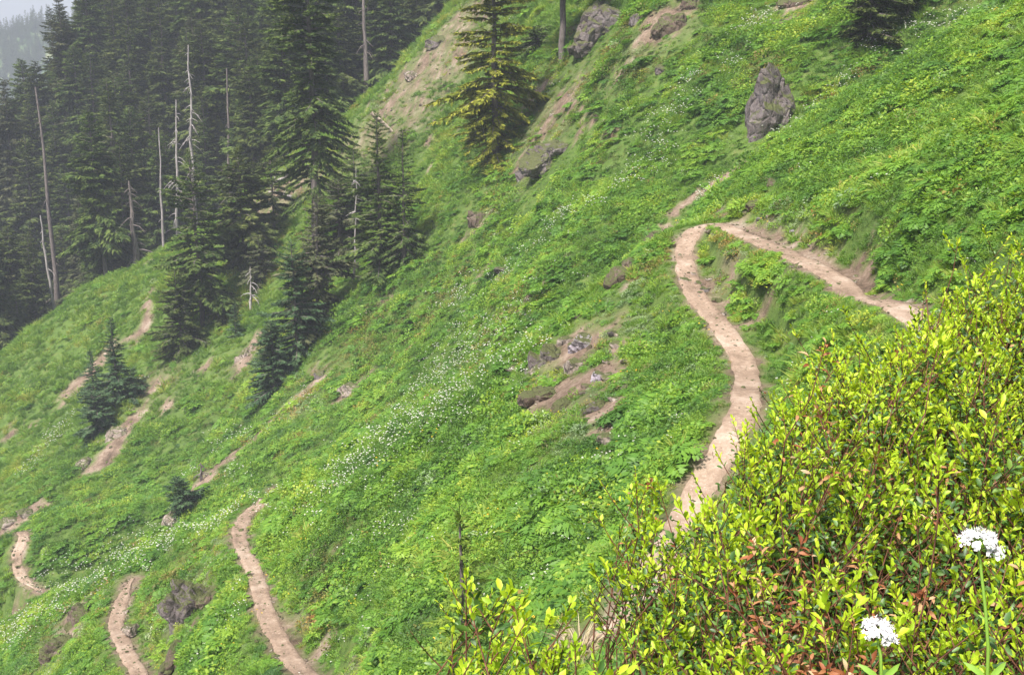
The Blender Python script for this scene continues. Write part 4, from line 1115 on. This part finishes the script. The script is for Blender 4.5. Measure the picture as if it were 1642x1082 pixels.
def log(u, v, dm, length, r0, yaw, pitch, lab, mat=PALEWOOD):
    p = hit(u, v, dm)
    r = np.random.default_rng(int(u))
    t = np.linspace(-0.5, 0.5, 8)
    d = np.array([math.cos(yaw) * math.cos(pitch), math.sin(yaw) * math.cos(pitch), math.sin(pitch)])
    P = d * (t * length)[:, None] + r.normal(0, 0.03, (8, 3))
    ps, rs = [P], [r0 * (1 - 0.5 * (t + 0.5)) * r.uniform(0.9, 1.1, 8)]
    for k in range(5):
        o = P[r.integers(1, 7)]; q = unit(r.normal(0, 1, 3) + np.array([0, 0, 0.8])); s = np.linspace(0, 1, 4)[:, None]
        ps.append(o + q * s * length * r.uniform(0.12, 0.3)); rs.append(r0 * 0.35 * (1 - 0.7 * s[:, 0]))
    V, Fc = tubes(ps, rs, 6)
    o = mk_mesh('fallen_log', V, Fc, mat, True)
    o.location = p + np.array([0, 0, r0 + 0.25])
    tag(o, lab, 'log')
log(624, 215, 70, 4.2, 0.20, 0.2, -0.75, 'pale fallen log leaning downhill among the tops of the central firs')
log(470, 285, 80, 5.0, 0.16, 0.3, 0.45, 'grey fallen log on the pale scree behind the bare-trunked conifer', SILVER)
log(458, 320, 80, 4.0, 0.14, 2.6, 0.1, 'silver fallen log lying across the scree below the other grey log', SILVER)

# ------------------------------------------------------------------ the forest beyond the ridge
def forest():
    r = np.random.default_rng(77)
    mats = [NEED_DARK, NEED_DARK, NEED_GREEN, NEED_DARK, NEED_GREY, NEED_DARK, NEED_GREEN]
    bases = [0.22, 0.08, 0.30, 0.38, 0.18, 0.05, 0.26]
    protos = []
    for k in range(7):
        t = conifer(28, 3.5 + 0.25 * k, base=bases[k], droop=0.5, dens=0.72, seed=300 + k, mat=mats[k], power=0.62 + 0.05 * (k % 3), gap=0.08 + 0.03 * (k % 4), size=1.45, fine=0.62)
        protos.append(t)
    used = [False] * 7
    spots_ = []
    tries = 0
    cand = []
    for d0, d1, n, sep in ((116, 126, 300, 3.0), (126, 145, 400, 3.6), (145, 175, 500, 4.2), (175, 225, 700, 5.0)):
        for _ in range(n):
            cand.append((r.uniform(-70, 780), r.uniform(d0, d1), sep))
    count = 0
    for u, d, sep in cand:
        if d < 130 and u > 560: continue
        if any(abs(u - su) < 30 and d < sd + 4 for su, sd in SNAG_AT): continue
        p = stand(u, d)
        if any((p[0] - q[0]) ** 2 + (p[1] - q[1]) ** 2 < sep * sep for q in spots_): continue
        uu, vv, _ = project(p[None])
        h = r.uniform(20, 33) if d > 128 else r.uniform(6, 22) ** 1.0
        # the wood thins to an edge along the left
        lim = 195 - 1.45 * max(u, -60) + r.normal(0, 22) if u < 135 else -400
        h2 = top_z(p[1], lim) - p[2]
        if h > h2: h = h2
        if h < 5: continue
        tv = project((p + np.array([0, 0, h]))[None])[1][0]
        if tv > 590: continue
        spots_.append(p)
        k = int(r.integers(0, 7)); s = h / 28.0
        sc = (max(s, 0.45) * r.uniform(0.85, 1.15),) * 2 + (s,)
        if not used[k]:
            o = protos[k]; o.location = p - np.array([0, 0, 0.3]); o.rotation_euler = (0, 0, r.uniform(0, 6.28)); o.scale = sc; used[k] = True
        else:
            o = copy_thing(protos[k], p - np.array([0, 0, 0.3]), r.uniform(0, 6.28), sc)
        tag(o, 'dark conifer in the hazy forest beyond the grassy ridge', 'conifer', 'dark conifers of the forest beyond the ridge')
        count += 1
    pass
forest()

# ------------------------------------------------------------------ the leafy shrubs beside the camera
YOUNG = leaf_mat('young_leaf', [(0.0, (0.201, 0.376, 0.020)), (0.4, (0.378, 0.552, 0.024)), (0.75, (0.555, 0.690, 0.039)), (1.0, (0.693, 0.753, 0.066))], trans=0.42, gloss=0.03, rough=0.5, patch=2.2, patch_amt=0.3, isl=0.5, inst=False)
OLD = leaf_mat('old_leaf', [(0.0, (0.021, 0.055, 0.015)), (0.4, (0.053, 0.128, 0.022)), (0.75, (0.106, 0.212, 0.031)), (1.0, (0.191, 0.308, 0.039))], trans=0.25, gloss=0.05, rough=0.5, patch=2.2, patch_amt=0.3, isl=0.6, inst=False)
DRY = leaf_mat('dry_leaf', [(0.0, (0.13, 0.035, 0.015)), (0.4, (0.30, 0.10, 0.04)), (0.75, (0.42, 0.22, 0.10)), (1.0, (0.62, 0.48, 0.30))], trans=0.25, gloss=0.03, patch=3.0, patch_amt=0.3, isl=0.8, inst=False)
TWIG = solid_mat('red_brown_twig', [(0.3, (0.05, 0.022, 0.016)), (0.5, (0.13, 0.055, 0.035)), (0.7, (0.22, 0.11, 0.07))], scale=20)

EDGE = np.array([(-0.13, 1.5), (-0.12, 1.85), (-0.08, 2.1), (0.01, 2.13), (0.085, 1.96), (0.14, 1.80), (0.25, 1.82), (0.31, 2.3), (0.295, 2.72), (0.36, 2.96), (0.44, 2.9), (0.50, 2.70), (0.60, 2.88), (0.70, 3.22), (1.04, 3.75), (1.52, 4.18), (1.88, 4.42), (2.22, 4.75), (2.7, 5.0)])
def edge_dist(x, y):
    """signed distance to the outline of the thicket, positive inside (towards +x, -y)"""
    P = np.stack([x, y], 1)[:, None]; A, B = EDGE[:-1][None], EDGE[1:][None]
    t = np.clip(((P - A) * (B - A)).sum(2) / ((B - A) ** 2).sum(2), 0, 1)
    q = A + (B - A) * t[..., None]; dv = P - q
    d = np.hypot(dv[..., 0], dv[..., 1]); k = d.argmin(1)
    ab = (B - A)[0][k]; pv = np.stack([x, y], 1) - A[0][k]
    s = ab[:, 0] * pv[:, 1] - ab[:, 1] * pv[:, 0]
    return np.where(s < 0, 1, -1) * d[np.arange(len(x)), k]

SHRUBS = [  # centre and label
    (2.0, 4.3, 'bright yellow-green shrub at the far upper right of the foreground thicket'),
    (1.25, 3.5, 'yellow-green shrub forming the upper outline of the thicket, below the upper path'),
    (0.5, 2.85, 'yellow-green shrub with tall spiky shoots at the left outline of the thicket'),
    (1.7, 2.9, 'yellow-green shrub at the right edge of the picture behind the larger white flower'),
    (0.62, 2.0, 'shrub with reddish-brown withered twigs in the middle of the thicket'),
    (0.30, 1.85, 'dark leafed shrub at the bottom of the thicket left of the withered twigs'),
    (1.0, 1.75, 'leafy green shrub in the lower right corner around the two white flowers'),
    (-0.05, 1.85, 'small separate yellow-green sprig at the bottom edge left of the thicket'),
]
def thicket():
    r = np.random.default_rng(2024)
    n = 6200
    x = r.uniform(-0.25, 2.75, n); y = r.uniform(1.0, 5.0, n)
    x = np.r_[x, r.uniform(-0.13, 0.15, 60)]; y = np.r_[y, r.uniform(1.6, 2.15, 60)]
    e = edge_dist(x, y)
    k = (e > 0) & (x < 0.62 * y + 0.35) & (x > -0.2)
    x, y, e = x[k], y[k], e[k]
    n = len(x)
    g = H0(x, y)
    zc = -1.22 + 0.16 * np.clip(x - 0.3, 0, 3) + 0.16 * fbm(x * 2.2 + 4, y * 2.2, 2) + 0.2 * fbm(x * 5 + 1, y * 5, 2) + r.normal(0, 0.08, n) + 0.09 * (r.uniform(0, 1, n) < 0.15)
    zc = zc - 0.15 * (1 - smooth(0.0, 0.22, e)) + 0.16 * (r.uniform(0, 1, n) < 0.06)
    small = (x < 0.16)
    zc = np.where(small, zc + 0.12, zc)
    cen = np.array([(a, b) for a, b, _ in SHRUBS])
    own = ((x[:, None] - cen[:, 0]) ** 2 + (y[:, None] - cen[:, 1]) ** 2).argmin(1)
    own = np.where(small, 7, np.where(own == 7, 5, own))
    dryp = 0.010 + 0.72 * np.exp(-(((x - 0.62) / 0.11) ** 2 + ((y - 2.0) / 0.32) ** 2)) + 0.35 * np.exp(-(((x - 0.93) / 0.09) ** 2 + ((y - 1.9) / 0.25) ** 2)) + 0.25 * np.exp(-(((x - 0.8) / 0.2) ** 2 + ((y - 2.5) / 0.2) ** 2))
    dry = r.uniform(0, 1, n) < dryp
    for s, (cx, cy, lab) in enumerate(SHRUBS):
        q = np.nonzero(own == s)[0]
        if len(q) == 0: continue
        c0 = np.array([cx, cy, float(H0(np.array([cx]), np.array([cy]))[0])])
        root = tag(empty('leafy_shrub', c0), lab, 'shrub')
        crown_base = np.array([cx, cy, c0[2]])
        ps, rs = [], []
        LV = {'young_leaves': [], 'old_leaves': [], 'dry_leaves': []}
        for i in q:
            tip = np.array([x[i], y[i], zc[i]])
            if dry[i]: tip = tip + np.array([0, 0, r.uniform(-0.03, 0.08)])
            lean = r.normal(0, 0.16, 2)
            foot = np.array([x[i] * 0.75 + cx * 0.25 + lean[0], y[i] * 0.75 + cy * 0.25 + lean[1], zc[i] - r.uniform(0.55, 0.95)])
            t = np.linspace(0, 1, 7)[:, None]
            path = foot + (tip - foot) * t + r.normal(0, 0.014, (7, 3)) * (t * (1 - t) * 4)
            sw = r.normal(0, 0.07, 2)
            path[:, :2] += sw * np.sin(np.pi * t)
            ps.append(path - c0); rs.append(0.0036 * (1 - 0.7 * t[:, 0]))
            ln = np.linalg.norm(tip - foot)
            grad = np.gradient(path, axis=0)
            # the shoot and its side twigs, each with a tuft of leaves at its end
            vig = float(np.exp(r.normal(0, 0.16)))
            for tw in range(1 if dry[i] else int(r.integers(2, 5))):
                if tw == 0:
                    tp, tlen = path, ln; m = int(r.integers(24, 34))
                else:
                    ts = 1 - r.uniform(0.10, 0.5) * min(1, 0.5 / ln)
                    o = np.array([np.interp(ts, t[:, 0], path[:, j]) for j in range(3)])
                    a_ = r.uniform(0, 6.283); tlen = r.uniform(0.06, 0.15)
                    d_ = np.array([math.cos(a_) * 0.7, math.sin(a_) * 0.7, 0.75])
                    tp = o + d_ * (tlen * np.linspace(0, 1, 7))[:, None] + np.array([0, 0, 0.25]) * (tlen * np.linspace(0, 1, 7) ** 2)[:, None]
                    ps.append(tp[::2] - c0); rs.append(np.array([0.0016, 0.0014, 0.0012, 0.0008])); m = int(r.integers(12, 20))
                if dry[i]: m = 30
                nt_ = 11 if tw == 0 else 8
                along = np.concatenate([np.linspace(0, 0.045, nt_), 0.05 + np.linspace(0, 1, max(1, m - nt_)) * (0.30 if tw == 0 else 0.09)])[:m]
                s_ = 1 - np.minimum(0.95, along / tlen)
                P = np.stack([np.interp(s_, t[:, 0], tp[:, j]) for j in range(3)], 1)
                tan = unit(np.stack([np.interp(s_, t[:, 0], np.gradient(tp[:, j])) for j in range(3)], 1))
                az = np.arange(m) * 2.399 + r.uniform(0, 6)
                rd = np.stack([np.cos(az), np.sin(az), np.zeros(m)], 1)
                rank = np.arange(m)
                spread = np.where(rank < nt_, 0.30 + rank * 0.055, 1.1)[:, None]
                D = unit(tan * 0.9 + rd * spread + r.normal(0, 0.22, (m, 3)) - np.array([0, 0, 0.2]) * np.clip(rank - 9, 0, 8)[:, None] / 8)
                L = np.where(rank < 3, 0.0145, 0.0182) * np.where(rank > nt_, 0.88, 1.0) * r.uniform(0.8, 1.25, m) * vig
                P = P + rd * (r.uniform(0.0, 0.045, m) * (rank > 7))[:, None]
                S = unit(np.cross(D, tan + r.normal(0, 0.3, (m, 3))))
                if dry[i]:
                    LV['dry_leaves'].append((P, unit(D - np.array([0, 0, 0.5])), S, L * 1.35))
                else:
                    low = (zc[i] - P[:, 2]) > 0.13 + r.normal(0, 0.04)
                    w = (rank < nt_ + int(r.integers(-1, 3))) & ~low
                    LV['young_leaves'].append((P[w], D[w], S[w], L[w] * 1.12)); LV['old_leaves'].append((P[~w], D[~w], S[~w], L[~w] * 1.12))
                    bd = (~w) & (r.uniform(0, 1, m) < 0.012)
                    if bd.any(): LV['dry_leaves'].append((P[bd] + 0.01, D[bd], S[bd], L[bd]))
        V, Fc = tubes(ps, rs, 4)
        mk_mesh('stems', V, Fc, TWIG, True, root)
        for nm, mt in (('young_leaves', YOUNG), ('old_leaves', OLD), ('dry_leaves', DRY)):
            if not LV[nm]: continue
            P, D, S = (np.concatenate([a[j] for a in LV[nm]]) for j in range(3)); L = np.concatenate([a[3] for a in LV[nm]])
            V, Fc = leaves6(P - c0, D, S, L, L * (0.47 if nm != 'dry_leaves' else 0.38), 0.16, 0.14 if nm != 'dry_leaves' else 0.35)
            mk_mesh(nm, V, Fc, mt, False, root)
thicket()

# ------------------------------------------------------------------ white umbel flowers by the camera
PET2 = solid_mat('umbel_petal', [(0.3, (0.80, 0.79, 0.80)), (0.7, (0.90, 0.89, 0.90))], rough=0.6)
STEM2 = leaf_mat('umbel_stem', [(0.0, (0.13, 0.27, 0.03)), (0.6, (0.22, 0.38, 0.05)), (1.0, (0.30, 0.44, 0.08))], trans=0.15, inst=False)
BUD = solid_mat('umbel_bud', [(0.3, (0.25, 0.20, 0.18)), (0.7, (0.55, 0.45, 0.42))], scale=60)
def umbel(u, v, d, rpx, foot_u, side, seed, lab):
    r = np.random.default_rng(seed)
    top = at(u, v, d); R = rpx * d / F
    b = at(foot_u, 1082, d * 0.995)
    dirn = (top - b) / (top[2] - b[2])
    gz = float(H0(np.array([b[0]]), np.array([b[1]]))[0])
    base = np.array([b[0], b[1], gz])
    root = tag(empty('white_wildflower', base), lab, 'flower')
    t = np.linspace(0, 1, 9)[:, None]
    neck = top - np.array([0, 0, R * 0.7])
    path = base + (np.array([b[0], b[1], b[2]]) - base) * np.minimum(t * 2, 1) + (neck - b) * np.maximum(t * 2 - 1, 0)
    path = blur(path, 2)
    V, Fc = tubes([path - base], [0.0034 - 0.0012 * t[:, 0]], 7)
    mk_mesh('stem', V, Fc, STEM2, True, root)
    heads = [(top, R, 46), (top + np.array([side * R * 0.75, -0.01, -R * 0.75]), R * 0.42, 14)]
    for hc, hr, nc in heads:
        # spokes
        D = rand_dir(nc, 0.05, 1, r); D[:, 2] *= 0.62
        tips = hc - np.array([0, 0, hr * 0.35]) + D * hr
        spk = [np.stack([neck, neck * 0.45 + q * 0.55 + np.array([0, 0, -0.002]), q]) - base for q in tips[::2]]
        V, Fc = tubes(spk, [np.full(3, 0.0008)] * len(spk), 3)
        hd = mk_mesh('flower_head', V, Fc, STEM2, False, root)
        # florets: five petals and long stamens each
        nf = nc * 6
        fc = tips[r.integers(0, nc, nf)] + r.normal(0, 0.0028, (nf, 3))
        N_ = unit(fc - (hc - np.array([0, 0, hr])) + r.normal(0, 0.006, (nf, 3)))
        A = unit(np.cross(N_, rand_dir(nf, -1, 1, r))); B = np.cross(N_, A)
        P, DD = [], []
        for j in range(5):
            a = j * 2 * np.pi / 5
            P.append(fc); DD.append(unit(A * math.cos(a) + B * math.sin(a) + N_ * 0.35))
        P, DD = np.concatenate(P), np.concatenate(DD); S = unit(np.cross(DD, np.tile(N_, (5, 1))))
        V1, F1 = rhombs(P, DD, S, 0.0034, 0.0026, 0.6)
        V2, F2 = rhombs(np.repeat(fc, 2, 0), unit(np.repeat(N_, 2, 0) + r.normal(0, 0.35, (nf * 2, 3))), rand_dir(nf * 2, -1, 1, r), 0.0065, 0.0007)
        mk_mesh('petals', np.concatenate([V1, V2]) - base, np.concatenate([F1, F2 + len(V1)]), PET2, False, hd)
        bc = tips[r.integers(0, nc, nc)] + r.normal(0, 0.003, (nc, 3)) - np.array([0, 0, 0.003])
        V3, F3 = rhombs(bc, unit(r.normal(0, 1, (nc, 3))), rand_dir(nc, -1, 1, r), 0.004, 0.003)
        mk_mesh('buds', V3 - base, F3, BUD, False, hd)
    for zq, ll in ((b[2] - 0.012, 0.04), (b[2] + 0.075, 0.014), (b[2] - 0.2, 0.06)):
        for sg in (-1, 1):
            o = np.array([np.interp(zq, path[:, 2], path[:, j]) for j in range(3)])
            D = unit(np.array([[sg * 0.8, 0.15, 0.6]])); S = unit(np.cross(D, [[0, -1, 0.5]]))
            V, Fc = leaves6(o[None] - base, D, S, ll, ll * 0.24, 0.1, 0.25)
            mk_mesh('leaf', V, Fc, STEM2, True, root)
    return root
umbel(1571, 862, 1.62, 25, 1592, 1, 5, 'larger white umbel flower on a tall green stem at the right edge')
umbel(1408, 1005, 1.66, 21, 1417, 1, 6, 'smaller white umbel flower low in the thicket near the bottom edge')

# ------------------------------------------------------------------ the sapling and the tuft of dead grass below the thicket
p = hit(744, 1079, 8)
dd = p[1] * math.cos(PITCH) - p[2] * math.sin(PITCH)
put(conifer(top_z(p[1], 830) - p[2], 66 * dd / F, base=0.03, droop=0.25, dens=1.6, seed=9, mat=NEED_LIGHT, power=0.85, gap=0.3, size=0.5, fine=2.0, name='conifer_sapling'), p, 'slender light green conifer sapling rising from the meadow left of the thicket', 'sapling')
STRAW = leaf_mat('straw', [(0.0, (0.25, 0.20, 0.10)), (0.5, (0.42, 0.36, 0.22)), (1.0, (0.58, 0.52, 0.36))], trans=0.2, inst=False)
p = hit(930, 1045, 8)
o = tuft_grass('dry_grass_tuft', np.random.default_rng(4), n=110, L=0.45, R=0.22, mat=STRAW, lean=0.6)
COL.objects.link(o); o.location = p; tag(o, 'straw-coloured dead grass tuft at the lower end of the path', 'grass tuft')

# ------------------------------------------------------------------ far mountains and the haze
def mountain(name, x0, x1, y0, y1, nx, ny, fn, mat):
    gx_, gy_ = np.linspace(x0, x1, nx), np.linspace(y0, y1, ny)
    X_, Y_ = np.meshgrid(gx_, gy_); Z_ = fn(X_, Y_)
    return tag(mk_mesh(name, np.stack([X_, Y_, Z_], -1).reshape(-1, 3), grid_faces(ny, nx), mat, True), kind='structure')
def far1(x, y):
    crest = 24 + 0.16 * (x + 370) + 12 * fbm(x / 80, np.full_like(x, 2.0), 3)
    q = (y - 850) / 200.0
    z = crest - 95 * np.clip(-q, 0, 4) - 60 * np.clip(q, 0, 3)
    return z + 7 * fbm(x / 45, y / 45, 4)
def far2(x, y):
    crest = 20 - 0.12 * (x + 1000) + 26 * fbm(x / 220, np.full_like(x, 7.0), 4)
    q = (y - 2200) / 500.0
    return crest - 260 * np.abs(q) + 30 * fbm(x / 110, y / 110, 4)
FAR = solid_mat('far_slope', [(0.35, (0.03, 0.06, 0.025)), (0.5, (0.07, 0.12, 0.035)), (0.6, (0.20, 0.24, 0.10)), (0.7, (0.40, 0.38, 0.28))], scale=0.05, detail=6)
mountain('mountain_slope', -640, -220, 480, 1050, 90, 90, far1, FAR)
mountain('mountain', -1700, -400, 1700, 2700, 90, 70, far2, FAR)
cf = lib('far_conifer')
for k in range(3):
    t = conifer(14, 2.2, base=0.05, droop=0.4, dens=0.35, seed=700 + k, mat=NEED_GREEN, power=0.8, size=1.8, fine=0.5)
    for ch in list(t.children):
        if ch.name.startswith('crown'):
            m = ch.data
            o = bpy.data.objects.new('far_conifer', m); cf.objects.link(o)
        bpy.data.objects.remove(ch)
    bpy.data.objects.remove(t)
r = np.random.default_rng(31)
x = r.uniform(-520, -250, 3600); y = r.uniform(620, 900, 3600)
kk = fbm(x / 60, y / 60, 3) > -0.25
x, y = x[kk], y[kk]; n = len(x)
scatter('distant_forest', 'pale hazy conifer wood on the distant mountainside', 'forest', np.c_[x, y, far1(x, y)], np.c_[np.zeros((n, 2)), r.uniform(0, 6, n)], r.uniform(0.5, 1.15, n), r.uniform(0, 1, n), cf, 3)

def haze_box(x0, x1, y0, y1, z0, z1, density):
    v = [(x, y, z) for x in (x0, x1) for y in (y0, y1) for z in (z0, z1)]
    f = [(0, 1, 3, 2), (4, 6, 7, 5), (0, 4, 5, 1), (2, 3, 7, 6), (0, 2, 6, 4), (1, 5, 7, 3)]
    m = bpy.data.materials.new('hazy_air'); m.use_nodes = True
    nt = m.node_tree; nt.nodes.clear()
    out = nt.nodes.new('ShaderNodeOutputMaterial'); pv = nt.nodes.new('ShaderNodeVolumePrincipled')
    pv.inputs['Anisotropy'].default_value = -0.25; pv.inputs['Color'].default_value = (0.80, 0.87, 1.0, 1); pv.inputs['Density'].default_value = density
    nt.links.new(pv.outputs[0], out.inputs['Volume'])
    o = mk_mesh('haze', np.array(v, float), np.array(f), m)
    tag(o, 'thin pale mist filling the valley air', 'haze', None, 'stuff')
haze_box(-1750, 220, -30, 2750, -700, 260, 0.00058)
